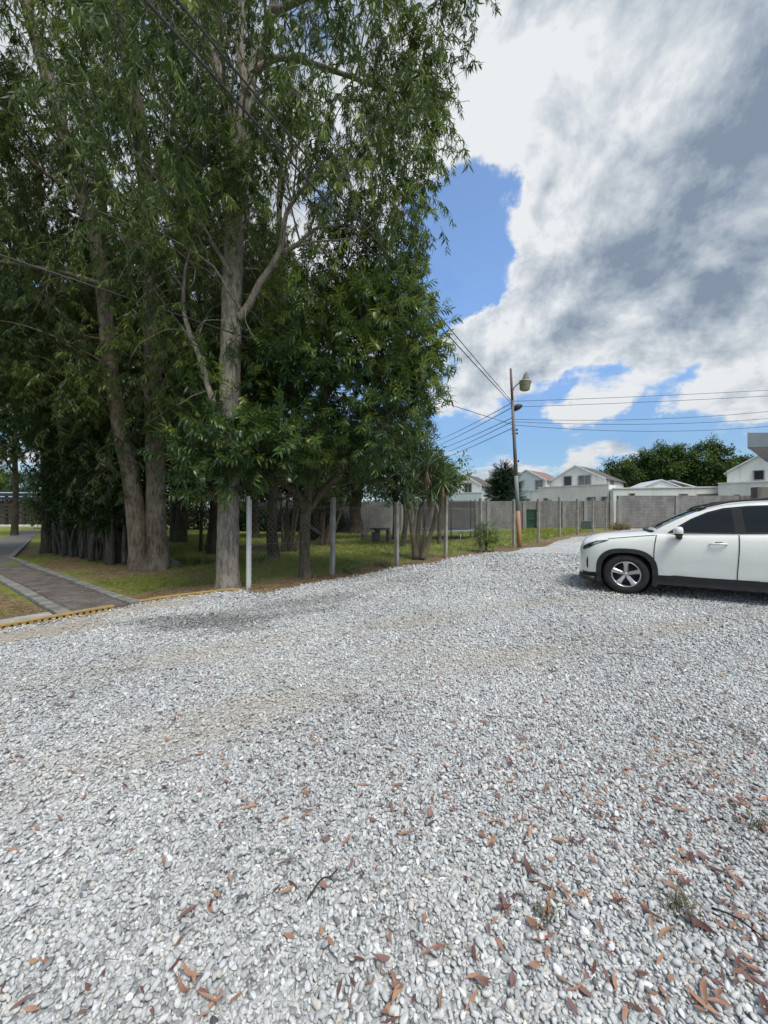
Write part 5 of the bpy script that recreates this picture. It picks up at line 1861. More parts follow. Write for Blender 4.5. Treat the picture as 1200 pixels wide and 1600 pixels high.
def tree(name, label, cat, base, trunks, limbs, clumps, key, bark, seed, spread=(.30, .42), per=12, tone=(.5, .16), tonef=None, twig=.35,
         scale=(.8, 1.25), sides=12, group=None, bare=0, crown_name='crown', hang=True, conn=1.0, flare=False):
    """trunks / limbs: (points, radii) in world space; clumps: world centres of leaf clumps, each fed by its own branch."""
    rg = random.Random(seed)
    base = Vector(base)
    root = empty(name, base)
    tag(root, label, cat, group)
    feed = []
    for pts, rad in trunks:
        line = catmull([Vector(p) - base for p in pts], 5)
        rr = lerp_list(rad, len(line))
        mb = MB(); mb.tube(line, rr, sides, True, True, .055, rg)
        if flare and len(pts) > 4:
            for k in range(6):                      # root flare
                a = 6.283 * k / 6 + rg.uniform(-.3, .3); d = Vector((math.cos(a), math.sin(a), 0)); rb = rr[2]
                mb.tube(catmull([line[0] + d * rb * .55 + Vector((0, 0, .55)), line[0] + d * rb * .85 + Vector((0, 0, .22)), line[0] + d * rb * rg.uniform(1.0, 1.25) + Vector((0, 0, .03)), line[0] + d * rb * 1.7 + Vector((0, 0, -.10))], 3),
                        lerp_list([rb * .30, rb * .34, rb * .26, rb * .10], 10), 8, True, True, .06, rg)
        mb.build('trunk', bark, root)
        feed += [(p, r) for p, r in zip(line, rr)]
    ml = MB(); anyl = False
    for pts, rad in limbs:
        line = catmull([Vector(p) - base for p in pts], 4)
        rr = lerp_list(rad, len(line))
        ml.tube(line, rr, 8, True, True, .05, rg); anyl = True
        feed += [(p, r) for p, r in zip(line, rr)] * 2
    P, Rt, Sc, Vi, To = [], [], [], [], []
    zl = [c.z for c in clumps] or [0]
    z0, z1 = min(zl), max(zl)
    for c in clumps:
        c = Vector(c) - base
        best, bd = None, 1e9
        for p, r in rg.sample(feed, min(len(feed), 60)):
            d = (p - c).length + max(0, p.z - c.z + .25) * 2.0
            if d < bd: bd, best = d, (p, r)
        s, r0 = best
        dist = (c - s).length
        if rg.random() < conn:
            mid = s.lerp(c, .5) + Vector((rg.uniform(-.12, .12), rg.uniform(-.12, .12), rg.uniform(.02, .18))) * dist
            q1 = s.lerp(mid, .5) + Vector((rg.uniform(-.05, .05), rg.uniform(-.05, .05), rg.uniform(-.04, .06))) * dist
            q2 = mid.lerp(c, .5) + Vector((rg.uniform(-.06, .06), rg.uniform(-.06, .06), rg.uniform(-.02, .10))) * dist
            rs_ = min(r0 * .55, .010 + .0095 * dist)
            line = catmull([s, q1, mid, q2, c], 2)
            ml.tube(line, lerp_list([rs_, .004], len(line)), 5, False); anyl = True
            feed += [(line[4], rs_ * .7), (line[6], rs_ * .5)]
        nsp = max(3, int(per * rg.uniform(.6, 1.4)))
        tcl = rg.gauss(0, .24)
        for i in range(nsp):
            o_ = Vector((rg.gauss(0, spread[0]), rg.gauss(0, spread[0]), rg.gauss(0, spread[1])))
            p = c + o_
            if rg.random() < twig:
                mm = c.lerp(p, .55) + Vector((rg.uniform(-.05, .05), rg.uniform(-.05, .05), rg.uniform(0, .08)))
                ml.tube([c, mm, p], [.0045, .0035, .002], 3, False)
            P.append(p)
            if hang:
                Rt.append((rg.uniform(-.35, .35), rg.uniform(-.35, .35), rg.uniform(0, 6.28)))
            else:
                d = o_.normalized() if o_.length > 1e-6 else Vector((1, 0, 0))
                Rt.append((rg.uniform(-.6, .6), -math.asin(max(-1, min(1, d.z))) * .6 + rg.uniform(-.45, .35), math.atan2(d.y, d.x) + rg.uniform(-.6, .6)))
            Sc.append(rg.uniform(*scale)); Vi.append(rg.randint(0, len(SRC[key]) - 1))
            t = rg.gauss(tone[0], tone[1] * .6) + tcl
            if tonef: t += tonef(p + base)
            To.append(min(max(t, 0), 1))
    for i in range(bare):                     # hanging bare twigs
        s, r0 = feed[rg.randrange(len(feed))]
        if s.z < 1.8: continue
        pts = [s]; d = Vector((rg.uniform(-1, 1), rg.uniform(-1, 1), rg.uniform(-.3, .5))).normalized()
        for k in range(7):
            d = (d + Vector((rg.uniform(-.6, .6), rg.uniform(-.6, .6), -.22))).normalized()
            pts.append(pts[-1] + d * rg.uniform(.12, .26))
        if pts[-1].z < .8: continue
        ml.tube(catmull(pts, 2), lerp_list([.011, .003], 15), 4, False)
    if anyl:
        ml.build('branches', bark, root)['kind'] = 'stuff'
    if P:
        scatter(crown_name, key, SRC[key], P, np.array(Rt), np.array(Sc), Vi, To, root)
    return root


rg = random.Random(11)


def gpt(u, v):
    Y = 900.0 / (v - 800); p = px(u, v, Y); p.z = Hs(p.x, p.y); return p


# ---- T1: the tall pale eucalyptus by the white post
Y1 = 7.6
L1 = lambda pts, Y=Y1: [px(u, v, Y) for u, v in pts]
base1 = px(356, 920, Y1); base1.z = Hs(base1.x, base1.y)


def rej1(p):
    u, v = proj(p)
    if p.y < .5: return True
    if p.y < 8.3 and 325 < u < 405 and 400 < v < 640: return True          # the bare shaft
    if p.y < 7.9 and abs(u - np.interp(v, [-100, 0, 140, 330, 440], [420, 405, 388, 368, 363])) < 34 and (v < 200 or v > 310) and rg.random() < .85: return True
    if u > 430 and rg.random() < .45: return True
    if p.y < 8.3 and 395 < u < 500 and 300 < v < 470: return True          # the pale forked limb
    lim = np.interp(v, [-400, 0, 60, 200, 260, 330, 420, 480, 700], [820, 730, 705, 680, 650, 640, 640, 560, 480])
    if u > lim: return True
    if v > 450 and u > 430: return True
    if v > 385 and u > 470 and p.y < 9.5: return True
    if v > 640: return True
    return False


cl1 = in_ellipsoid(rg, (-2.2, 7.9, 10.2), (4.6, 3.6, 6.6), 140, .45, 4.0, .58, rej1)
cl1 += [px(u, v, Y) for u, v, Y in ((735, -20, 7.4), (705, -30, 7.2), (660, 10, 7.0), (690, 110, 7.8), (645, 60, 7.3), (672, 220, 8.0), (655, 290, 8.1), (650, 365, 8.2), (690, 30, 7.2), (668, 90, 7.4), (655, 150, 7.6), (680, 185, 7.9), (640, 120, 8.0), (600, 60, 7.0), (560, 130, 7.2), (520, 60, 7.0), (590, 200, 7.6), (630, 260, 7.8),
                                      (600, 300, 7.6), (640, 330, 8.0), (620, 390, 8.0), (645, 400, 8.3), (560, 260, 7.4), (540, 330, 7.8), (500, 240, 7.2), (470, 180, 7.0), (450, 120, 6.8), (610, 350, 7.8), (575, 380, 8.0),
                                      (380, 260, 6.9), (350, 230, 6.8), (365, 290, 7.0), (340, 180, 6.8), (400, 200, 7.0), (300, 300, 6.9), (310, 220, 7.0))]
tree('eucalyptus_tree', 'tall eucalyptus with a pale straight trunk, beside the white metal post', 'tree', base1,
     [(L1([(356, 926), (356, 905), (356, 860), (357, 780), (359, 640), (361, 520), (363, 440), (368, 330), (378, 230), (388, 140)]), [.27, .225, .205, .20, .195, .19, .185, .17, .15, .13])],
     [(L1([(388, 140), (398, 100), (425, 20), (445, -120), (450, -300)]), [.12, .11, .09, .07, .03]),
      (L1([(386, 150), (374, 70), (378, 0), (382, -150), (378, -280)], 7.5), [.085, .08, .075, .05, .02]),
      (L1([(368, 210), (343, 115), (318, 55), (290, 0), (240, -120)], 7.5), [.10, .09, .085, .08, .04]),
      (L1([(372, 500), (390, 475), (405, 445), (436, 395), (444, 350), (452, 325), (480, 290), (530, 270)], 7.55), [.085, .075, .068, .06, .05, .042, .03, .015]),
      (L1([(436, 395), (462, 384), (492, 358), (530, 352)], 7.55), [.05, .04, .03, .012]),
      (L1([(400, 110), (440, 90), (520, 110), (600, 140), (660, 150)], 7.6), [.07, .055, .045, .03, .012]),
      (L1([(425, 20), (500, -10), (600, -20), (680, -5), (735, -15)], 7.4), [.07, .05, .035, .02, .008]),
      (L1([(347, 660), (337, 639), (323, 597), (310, 552), (296, 519), (287, 480), (290, 420), (305, 370)], 7.4), [.07, .062, .056, .05, .044, .038, .026, .012]),
      (L1([(362, 430), (345, 400), (325, 370), (300, 320)], 7.4), [.05, .04, .03, .012])],
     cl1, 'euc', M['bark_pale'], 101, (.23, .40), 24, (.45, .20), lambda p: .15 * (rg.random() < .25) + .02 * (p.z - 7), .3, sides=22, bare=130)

# ---- T2: twin trunks
Y2 = 9.9
base2 = px(233, 891, Y2); base2.z = Hs(base2.x, base2.y)


def rej2(p):
    u, v = proj(p)
    if p.y < 4.5: return True
    if p.y < 10.2 and 160 < u < 265 and v > 640: return True
    if u > 420: return True
    if p.y < 10.2 and v < 640 and rg.random() < .75:
        if abs(u - np.interp(v, [0, 60, 160, 280, 380, 480, 560, 640], [40, 55, 85, 120, 150, 165, 171, 182])) < 26: return True
        if abs(u - np.interp(v, [0, 90, 180, 310, 420, 640], [188, 200, 215, 230, 236, 240])) < 26: return True
    return v > 640


cl2 = in_ellipsoid(rg, (-7.2, 10.2, 10.5), (4.4, 3.8, 7.0), 168, .4, 3.2, .6, rej2)
cl2 += [px(u, v, Y) for u, v, Y in ((150, 590, 9.3), (205, 600, 9.2), (262, 585, 9.4), (118, 560, 9.2), (168, 725, 9.4), (225, 660, 9.5), (275, 650, 9.6), (100, 630, 9.4), (200, 520, 9.2), (255, 500, 9.3))]
tree('eucalyptus_tree', 'large eucalyptus with twin trunks joined at the base, between hedge and pale trunk', 'tree', base2,
     [(L1([(219, 897), (216, 850), (207, 760), (193, 690), (180, 620), (171, 560), (165, 480), (150, 380), (120, 280), (85, 160), (55, 60), (40, 0), (15, -150)], 9.85), [.29, .225, .205, .195, .185, .178, .18, .17, .155, .14, .125, .115, .07]),
      (L1([(247, 897), (244, 820), (243, 740), (240, 640), (238, 540), (236, 420), (230, 310), (215, 180), (200, 90), (188, 0), (178, -160)], 10.05), [.31, .24, .22, .21, .20, .19, .195, .175, .155, .14, .08])],
     [(L1([(238, 420), (190, 371), (130, 311), (70, 270), (35, 241), (-20, 200)], 9.2), [.07, .06, .055, .045, .035, .015]),
      (L1([(165, 445), (150, 441), (95, 425), (7, 410), (-60, 400)], 9.3), [.05, .055, .05, .045, .02]),
      (L1([(228, 300), (260, 230), (280, 150), (300, 60)], 9.6), [.08, .06, .05, .02]),
      (L1([(120, 280), (100, 200), (110, 100), (130, 0)], 9.8), [.08, .06, .045, .02]),
      (L1([(240, 620), (255, 600), (262, 570), (250, 545)], 9.4), [.03, .022, .016, .006]),
      (L1([(215, 180), (160, 120), (120, 40), (100, -60)], 9.6), [.08, .06, .05, .02])],
     cl2, 'euc', M['bark_grey'], 102, (.25, .42), 29, (.42, .20), lambda p: .28 * (rg.random() < .15), .3, sides=18, bare=150)


# ---- further eucalypts closing the grove
def grove_tree(label, x, y, h, lean, crad, zc, n, seed, r=.20, key='euc', bark='bark_dark', per=24, tone=(.16, .15), zmin=2.6, mind=.5, scale=(.9, 1.35), bare=15, name='eucalyptus_tree', spread=(.32, .42)):  # low default tone paints deep shade into the grove foliage
    b = Vector((x, y, Hs(x, y)))
    rg_ = random.Random(seed)
    pts = [b + Vector((lean[0] * t * t + rg_.uniform(-.1, .1) * (t > 0), lean[1] * t * t, -.1 + h * t)) for t in (0, .08, .25, .45, .65, .85, 1)]
    rad = [r * k for k in (1.35, 1.05, .95, .85, .7, .5, .25)]
    lim = []
    for i in range(5):
        t = rg_.uniform(.3, .85); s = b + Vector((lean[0] * t * t, lean[1] * t * t, h * t)); a = rg_.uniform(0, 6.28); l = rg_.uniform(.5, .9) * crad[0]
        lim.append(([s, s + Vector((math.cos(a) * l * .5, math.sin(a) * l * .5, l * .45)), s + Vector((math.cos(a) * l, math.sin(a) * l, l * .6))], [r * .4, r * .28, .015]))
    cl = in_ellipsoid(rg_, (x + lean[0] * .4, y + lean[1] * .4, zc), crad, n, .35, zmin, mind)
    return tree(name, label, 'tree', b, [(pts, rad)], lim, cl, key, M[bark], seed, spread, per, tone, None, .2, scale, 10, bare=bare)


grove_tree('dark eucalyptus at the near end of the hedge, left of the twin trunks', -9.0, 12.6, 15, (-.8, .5), (2.9, 2.6, 4.8), 7.4, 95, 201, .22)
grove_tree('dark eucalyptus rising behind the far end of the hedge', -12.4, 14.2, 15, (-.8, .4), (2.6, 2.6, 4.8), 7.6, 80, 202, .21)
grove_tree('eucalyptus standing behind the pair of twin trunks', -6.0, 13.6, 16, (.4, .5), (3.0, 2.4, 4.6), 7.6, 85, 203, .22)
grove_tree('slender eucalyptus behind the tall pale trunk', -3.6, 12.6, 15, (.2, .4), (2.4, 2.2, 3.8), 7.4, 56, 204, .16, zmin=3.4)
grove_tree('eucalyptus deep in the grove, behind the hedge', -9.8, 18.5, 16, (.3, .3), (3.4, 2.8, 5.6), 8.0, 85, 205, .24, scale=(1.2, 1.7), mind=.7)
grove_tree('dark trunk standing alone beside the far bend of the path', -17.6, 20.5, 14, (.2, .0), (2.8, 2.8, 5.2), 9.8, 66, 206, .20, zmin=4.6, scale=(1.2, 1.7), mind=.7)
grove_tree('thin forked tree against the sky at the left edge', -23.3, 24.2, 12, (.4, .0), (3.6, 3.0, 4.2), 9.3, 60, 207, .16, zmin=5.0, scale=(1.3, 1.9), mind=.8)
grove_tree('leafy eucalyptus leaning in from the left side of the path', -13.6, 11.6, 14, (.8, -1.2), (3.2, 3.0, 5.2), 9.4, 95, 208, .2, zmin=4.6)

# ---- T4: dense broadleaf tree with a forked trunk
Y4 = 8.75
base4 = px(478, 903, Y4); base4.z = Hs(base4.x, base4.y)
r4 = random.Random(44)


def rej4(p):
    u, v = proj(p)
    if v > 772 or (v > 728 and 415 < u < 570 and p.y < 9.3): return True
    top = np.interp(u, [250, 330, 430, 470, 520, 560, 620, 660, 690, 705], [640, 560, 500, 440, 400, 388, 410, 455, 510, 570])
    if v < top + 12: return True
    if u > np.interp(v, [380, 440, 500, 580, 660, 720, 780], [600, 655, 682, 690, 682, 668, 650]) - 14: return True
    return False


cl4 = in_ellipsoid(r4, px(548, 585, Y4), (2.25, 1.9, 3.0), 185, .5, 2.0, .36, rej4)
cl4 += in_ellipsoid(r4, px(338, 712, 7.0), (.70, .35, .62), 24, .3, None, .2)
cl4 += in_ellipsoid(r4, px(440, 700, 7.5), (.75, .5, .42), 20, .3, None, .2)
cl4 += in_ellipsoid(r4, px(395, 590, 8.1), (1.0, .7, 1.0), 30, .4, None, .28)
cl4 += in_ellipsoid(r4, px(640, 560, 8.9), (.55, .8, 1.5), 34, .4, None, .28, rej4)
cl4 += in_ellipsoid(r4, px(560, 470, 8.6), (1.1, .9, .9), 34, .4, None, .28, rej4)
tree('broadleaf_tree', 'dense dark green tree with a low forked trunk, in front of the lawn', 'tree', base4,
     [(L1([(478, 908), (476, 885), (476, 850), (477, 810), (479, 780)], Y4), [.17, .135, .12, .118, .135])],
     [(L1([(478, 800), (462, 770), (445, 757), (425, 742), (400, 715), (365, 690)], 8.3), [.10, .075, .07, .06, .04, .015]),
      (L1([(480, 790), (484, 750), (490, 700), (508, 620), (528, 520), (548, 420)], Y4), [.11, .095, .085, .07, .05, .015]),
      (L1([(481, 800), (500, 772), (525, 745), (552, 712), (592, 670), (635, 600)], 8.9), [.10, .085, .075, .06, .045, .015]),
      (L1([(490, 700), (460, 640), (430, 590), (400, 560)], 8.5), [.06, .05, .035, .015]),
      (L1([(508, 620), (560, 560), (610, 510), (650, 480)], 9.0), [.055, .045, .03, .012]),
      (L1([(540, 725), (600, 715), (650, 690)], 9.2), [.05, .035, .012])],
     cl4, 'broad', M['bark_brown'], 104, (.20, .20), 12, (.48, .16), lambda p: .075 * (p.z - 4.6) + .05 * (p.x + .9) + .25 * (r4.random() < .12), .35, (.8, 1.15), 14, hang=False)  # tone lightens upward and rightward, painting sunlight into the crown

# ---- darker garden trees on the lawn
DT = [('dark round garden tree far back, seen past the pale trunk', -7.4, 22.0, 6.5, (2.8, 2.4, 2.3), 4.6, 60, 301, .20),
      ('black trunked garden tree behind the twin trunks', -10.6, 19.5, 6.5, (2.8, 2.4, 2.4), 4.6, 60, 302, .26),
      ('garden tree with a stout trunk in front of the back wall', -1.95, 26.3, 6.5, (2.8, 2.3, 2.5), 4.6, 56, 303, .42),
      ('slim dark tree behind the spiky yucca', .86, 16.6, 5.2, (1.3, 1.2, 1.3), 4.1, 30, 304, .11),
      ('garden tree shading the stone table', .6, 20.6, 6.0, (1.9, 1.6, 1.7), 4.3, 40, 305, .16),
      ('far garden tree at the left end of the back wall', -5.0, 28.5, 7.0, (3.2, 2.4, 2.8), 4.8, 56, 306, .22),
      ('tall dark tree behind the hedge, deep in the garden', -14.5, 27.0, 8.5, (3.8, 3.0, 3.6), 5.2, 66, 307, .25),
      ('broad dark tree in the back corner of the garden', -10.5, 30.0, 8.0, (3.6, 2.6, 3.2), 5.0, 60, 308, .25),
      ('garden tree between the forked tree and the back wall', -3.2, 20.5, 6.5, (2.4, 2.0, 2.4), 4.9, 60, 309, .14)]
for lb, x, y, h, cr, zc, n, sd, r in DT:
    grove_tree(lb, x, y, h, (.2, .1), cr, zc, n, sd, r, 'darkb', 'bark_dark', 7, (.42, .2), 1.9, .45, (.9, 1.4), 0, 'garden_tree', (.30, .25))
grove_tree('pale green leafy tree rising behind the yucca', 2.6, 17.6, 4.2, (.1, .1), (.75, .9, .85), 3.3, 26, 310, .10, 'far', 'bark_brown', 5, (.75, .15), 1.9, .3, (.35, .55), 0, 'garden_tree', (.2, .2))

# ---- groups of slim stems on the lawn
def slim_stems(label, u, v, stems, topz, seed, r=.05, crown=20, key='darkb'):
    b = gpt(u, v); rg_ = random.Random(seed)
    tr_, cl = [], []
    for du, lean in stems:
        p0 = b + Vector((du * .012 * b.y / 10, rg_.uniform(-.15, .15), -.05)); p2 = p0 + Vector((lean, rg_.uniform(-.2, .2), topz))
        pm = p0.lerp(p2, .5) + Vector((rg_.uniform(-.1, .1) - lean * .12, 0, 0))
        tr_.append(([p0, pm, p2], [r * 1.3, r, r * .6])); cl.append(p2)
    cl += in_ellipsoid(rg_, b + Vector((0, 0, topz + .3)), (1.4, 1.2, .8), crown, .3, None, .25)
    return tree('slim_tree', label, 'tree', b, tr_, [], cl, key, M['bark_brown'], seed, (.25, .22), 6, (.4, .2), None, .2, (.7, 1.1), 8)


slim_stems('clump of slim leaning stems left of the forked trunk', 452, 862, [(-14, -.25), (-9, .1), (-5, -.1), (-1, .25), (3, .5), (7, .35), (10, .75)], 2.9, 401, .05)
slim_stems('two slim bare stems between the twin trunks and the pale trunk', 317, 863, [(-8, .12), (8, .55)], 2.8, 402, .055, 14)
slim_stems('cluster of cut leaning stems behind the fence, right of the forked trunk', 508, 852, [(-8, .15), (-3, .45), (3, .25), (8, .75)], 2.2, 403, .07, 14)
slim_stems('tiny bare sapling on the far lawn', 421, 838, [(0, .1), (2, .7)], 1.1, 404, .05, 0)

# ---- hedge with bare stems
h0, h1 = Vector((-7.0, 10.75, 0)), Vector((-11.8, 14.0, 0))
hd = empty('hedge', h0)
rgh = random.Random(71)
dh = h1 - h0; nh = Vector((-dh.y, dh.x, 0)).normalized()
M['stem_grey'] = bark_mat('dry_stem', (0.05, 0.045, 0.035), (0.125, 0.115, 0.09), (0.20, 0.19, 0.155), 1.6)
for i in range(46):
    t = (i + rgh.uniform(-.4, .4)) / 45
    b = dh * t + nh * rgh.uniform(-.28, .28)
    hh = rgh.uniform(.9, 2.2); ln = Vector((rgh.uniform(-.2, .2), rgh.uniform(-.2, .2), 0))
    r_ = rgh.uniform(.03, .095)
    mb = MB(); mb.tube(catmull([b + Vector((0, 0, -.05)), b + ln * .2 + Vector((rgh.uniform(-.06, .06), 0, hh * .4)), b + ln + Vector((0, 0, hh))], 4), lerp_list([r_ * 1.3, r_, r_ * .7], 9), 7, True, True, .12, rgh)
    mb.build('stem', M['stem_grey'], hd)
P, Rt, Sc, Vi, To = [], [], [], [], []
for i in range(1250):
    t = rgh.uniform(-.02, 1.05); z = 1.2 + abs(rgh.gauss(0, 1.9))
    p = dh * t + nh * rgh.gauss(-.15 if z < 2.2 else 0, .42) + Vector((0, 0, min(z, 6.2)))
    P.append(p); Rt.append((rgh.uniform(-.4, .4), rgh.uniform(-.4, .4), rgh.uniform(0, 6.28))); Sc.append(rgh.uniform(.7, 1.2)); Vi.append(rgh.randint(0, 3)); To.append(min(max(rgh.gauss(.25, .22), 0), 1))  # low mean tone puts shade into the hedge leaf colour
scatter('crown', 'darkb', SRC['darkb'], P, np.array(Rt), np.array(Sc), Vi, To, hd)
tag(hd, 'overgrown hedge on bare grey stems left of the twin trunks', 'hedge')

# ---- dark hedgerow closing the back of the garden
def hedgerow(label, a_, b_, h, n, seed):
    a_, b_ = Vector((*a_, 0)), Vector((*b_, 0)); rg_ = random.Random(seed)
    ro = empty('hedgerow', a_); d_ = b_ - a_
    P, Rt, Sc, Vi, To = [], [], [], [], []
    for i in range(n):
        t = rg_.random(); z = h * (.08 + .92 * rg_.random() ** .8) * (1 + .18 * math.sin(t * 23) + .1 * math.sin(t * 51))
        P.append(d_ * t + Vector((rg_.gauss(0, .3), rg_.gauss(0, .5), z))); Rt.append((rg_.uniform(-.4, .4), rg_.uniform(-.4, .4), rg_.uniform(0, 6.28))); Sc.append(rg_.uniform(1.3, 2.1)); Vi.append(rg_.randint(0, 3)); To.append(min(max(rg_.gauss(.42, .2), 0), 1))
    for i in range(int(d_.length / 2)):
        p = d_ * (i + .5) / (d_.length / 2); mb = MB(); mb.tube([p + Vector((0, 0, -.1)), p + Vector((rg_.uniform(-.2, .2), 0, h * .7))], [.07, .04], 6); mb.build('stem', M['bark_dark'], ro)
    scatter('crown', 'darkb', SRC['darkb'], P, np.array(Rt), np.array(Sc), Vi, To, ro)
    tag(ro, label, 'hedge')


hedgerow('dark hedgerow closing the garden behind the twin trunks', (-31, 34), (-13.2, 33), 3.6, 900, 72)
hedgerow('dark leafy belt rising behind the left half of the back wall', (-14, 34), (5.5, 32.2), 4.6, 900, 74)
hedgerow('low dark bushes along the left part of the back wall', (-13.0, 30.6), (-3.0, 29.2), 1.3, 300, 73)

# ---- yucca clump
yb = px(656, 872, 12.1); yb.z = Hs(yb.x, yb.y)
yu = empty('yucca', yb)
M['yucca_leaf'] = simple('yucca_leaf', (0.075, 0.13, 0.045), (0.14, 0.20, 0.08), 3, .45, 0, spec=.4)
M['yucca_dead'] = simple('yucca_dead_leaf', (0.28, 0.20, 0.11), (0.19, 0.13, 0.07), 5, .8)
ry = random.Random(9)
heads = []
for (pts, r0) in (([(650, 874), (644, 830), (637, 780), (634, 735)], .075), ([(655, 874), (653, 830), (660, 780), (668, 722)], .085), ([(660, 874), (672, 838), (682, 800), (692, 748)], .07), ([(648, 874), (646, 840), (650, 800), (646, 765)], .06), ([(657, 874), (664, 835), (668, 800), (674, 765)], .05)):
    line = catmull([px(u, v, 12.1 + ry.uniform(-.15, .15)) - yb for u, v in pts], 4)
    mb = MB(); mb.tube(line, lerp_list([r0 * 1.5, r0, r0 * .85, r0 * .8], len(line)), 9, True, True, .1, ry); mb.build('stem', M['bark_brown'], yu)
    heads.append(line[-1])
for h_ in heads:
    mb = MB(); md = MB()
    for i in range(58):
        a = ry.uniform(0, 6.28); el = ry.uniform(-.5, 1.35)
        d = Vector((math.cos(a) * math.cos(el), math.sin(a) * math.cos(el), math.sin(el)))
        add_leaf(mb, h_ + Vector((0, 0, ry.uniform(-.25, .08))), d, Vector((0, 0, 1)), ry.uniform(.55, .95), ry.uniform(.042, .06), ry.uniform(.05, .35), .15)
    for i in range(16):
        a = ry.uniform(0, 6.28); d = Vector((math.cos(a) * .3, math.sin(a) * .3, -1))
        add_leaf(md, h_ + Vector((0, 0, ry.uniform(-.5, -.1))), d, Vector((math.cos(a), math.sin(a), .3)), ry.uniform(.35, .65), .04, ry.uniform(-.1, .2))
    ho = mb.build('leaf_rosette', M['yucca_leaf'], yu); md.build('dead_leaves', M['yucca_dead'], ho)['kind'] = 'stuff'
tag(yu, 'spiky yucca with several bare stems at the edge of the gravel', 'yucca')

# ---- shrub by the fence, tufts
def shrub(label, p, rad, h, n, key, seed, sc, tone, name='shrub'):
    rg_ = random.Random(seed); P, Rt, Sc, Vi, To = [], [], [], [], []
    ro = empty(name, p)
    mb = MB()
    for i in range(7):
        a = rg_.uniform(0, 6.28); q = Vector((math.cos(a) * rad * .6, math.sin(a) * rad * .6, h * .75))
        mb.tube(catmull([Vector((0, 0, -.03)), q * .5 + Vector((0, 0, .08)), q], 3), lerp_list([.018, .006], 7), 5, False)
    mb.build('stem', M['bark_brown'], ro)['kind'] = 'stuff'
    for i in range(n):
        v = Vector((rg_.gauss(0, 1), rg_.gauss(0, 1), rg_.gauss(0, 1))).normalized() * rg_.random() ** .4
        q = Vector((v.x * rad, v.y * rad, h * .52 + v.z * h * .48))
        P.append(q); Rt.append((rg_.uniform(-.5, .5), rg_.uniform(-.9, .3), math.atan2(v.y, v.x))); Sc.append(rg_.uniform(*sc)); Vi.append(rg_.randint(0, len(SRC[key]) - 1)); To.append(min(max(rg_.gauss(*tone), 0), 1))
    scatter('crown', key, SRC[key], P, np.array(Rt), np.array(Sc), Vi, To, ro)
    tag(ro, label, 'shrub'); return ro


p = px(760, 862, 14.45); p.z = Hs(p.x, p.y)
shrub('leafy yellow green shrub growing against a fence post', p, .36, 1.12, 200, 'broad', 501, (.42, .62), (.72, .2))


M['weed_green'] = simple('weed_blade', (0.10, 0.13, 0.04), (0.17, 0.18, 0.06), 9, .7)
M['weed_grey'] = simple('wiry_weed', (0.07, 0.085, 0.04), (0.15, 0.13, 0.07), 12, .8)
M['weed_dry'] = simple('dry_blade', (0.24, 0.19, 0.08), (0.15, 0.15, 0.05), 9, .8)


def tuft(label, p, n, seed, sc, mat, spread=.2, name='grass_clump', cat='grass clump', z0=0.0, w=.006, lean=.9):
    rg_ = random.Random(seed)
    p = Vector(p); p.z = Hs(p.x, p.y) + z0
    mb = MB()
    for k in range(n):
        c = Vector((rg_.gauss(0, spread), rg_.gauss(0, spread), 0)); s_ = rg_.uniform(*sc)
        for i in range(16):
            b = c + Vector((rg_.gauss(0, .03), rg_.gauss(0, .03), -.01)); a = rg_.uniform(0, 6.28); h_ = rg_.uniform(.10, .28) * s_
            dd = Vector((math.cos(a) * lean * rg_.random(), math.sin(a) * lean * rg_.random(), 1)); t = Vector((-math.sin(a), math.cos(a), 0)) * w
            m1 = b + dd * h_ * .55; tip = b + dd * h_ + Vector((math.cos(a), math.sin(a), -.2)) * h_ * lean * rg_.uniform(.2, .8)
            mb.add([b - t, b + t, m1 + t * .8, m1 - t * .8, tip], [(0, 1, 2, 3), (3, 2, 4)])
    o_ = mb.build(name, mat, None, p)
    tag(o_, label, cat); return o_


tuft('arching clump of long grass right of the twin trunks', px(288, 884, 10.9), 34, 601, (1.1, 1.7), M['weed_green'], .22)
tuft('low clump of long grass left of the pale trunk', px(325, 880, 11.3), 26, 602, (.9, 1.4), M['weed_green'], .2)
tuft('small clump of long grass right of the white post', px(402, 876, 11.6), 22, 603, (.8, 1.3), M['weed_green'], .2)
tuft('dry brownish clump of grass at the corner of the block walls', px(972, 834, 25.2), 34, 604, (2.0, 3.0), M['weed_dry'], .35)
tuft('ragged tuft of weeds at the foot of the fence by the yucca', px(600, 884, 10.6), 20, 605, (.8, 1.3), M['weed_green'], .2)
tuft('ragged tuft of weeds on the soil bank near the second post', px(545, 893, 9.7), 14, 606, (.6, 1.0), M['weed_green'], .15)
# two stones by the twin trunks
for (u, v, Y, s, lb) in ((262, 880, 10.6, .26, 'grey stone lying right of the twin trunks'), (272, 884, 10.5, .17, 'small grey stone beside the larger one, right of the twin trunks'), (124, 866, 13.4, .22, 'rounded stone at the foot of the hedge')):
    bm = bmesh.new(); bmesh.ops.create_icosphere(bm, subdivisions=3, radius=1)
    rr_ = random.Random(u)
    off = Vector((rr_.uniform(0, 9), rr_.uniform(0, 9), 0))
    from mathutils import noise as mnoise
    for v_ in bm.verts:
        k_ = 1 + .35 * mnoise.noise(v_.co * 1.3 + off); v_.co = Vector((v_.co.x * s * 1.2, v_.co.y * s * .9, v_.co.z * s * .65)) * k_
    me_ = bpy.data.meshes.new('stone'); bm.to_mesh(me_); bm.free(); me_.materials.append(M['stone'])
    p = px(u, v, Y); p.z = Hs(p.x, p.y) + s * .25
    o = link('stone', me_, None, p); tag(o, lb, 'stone')

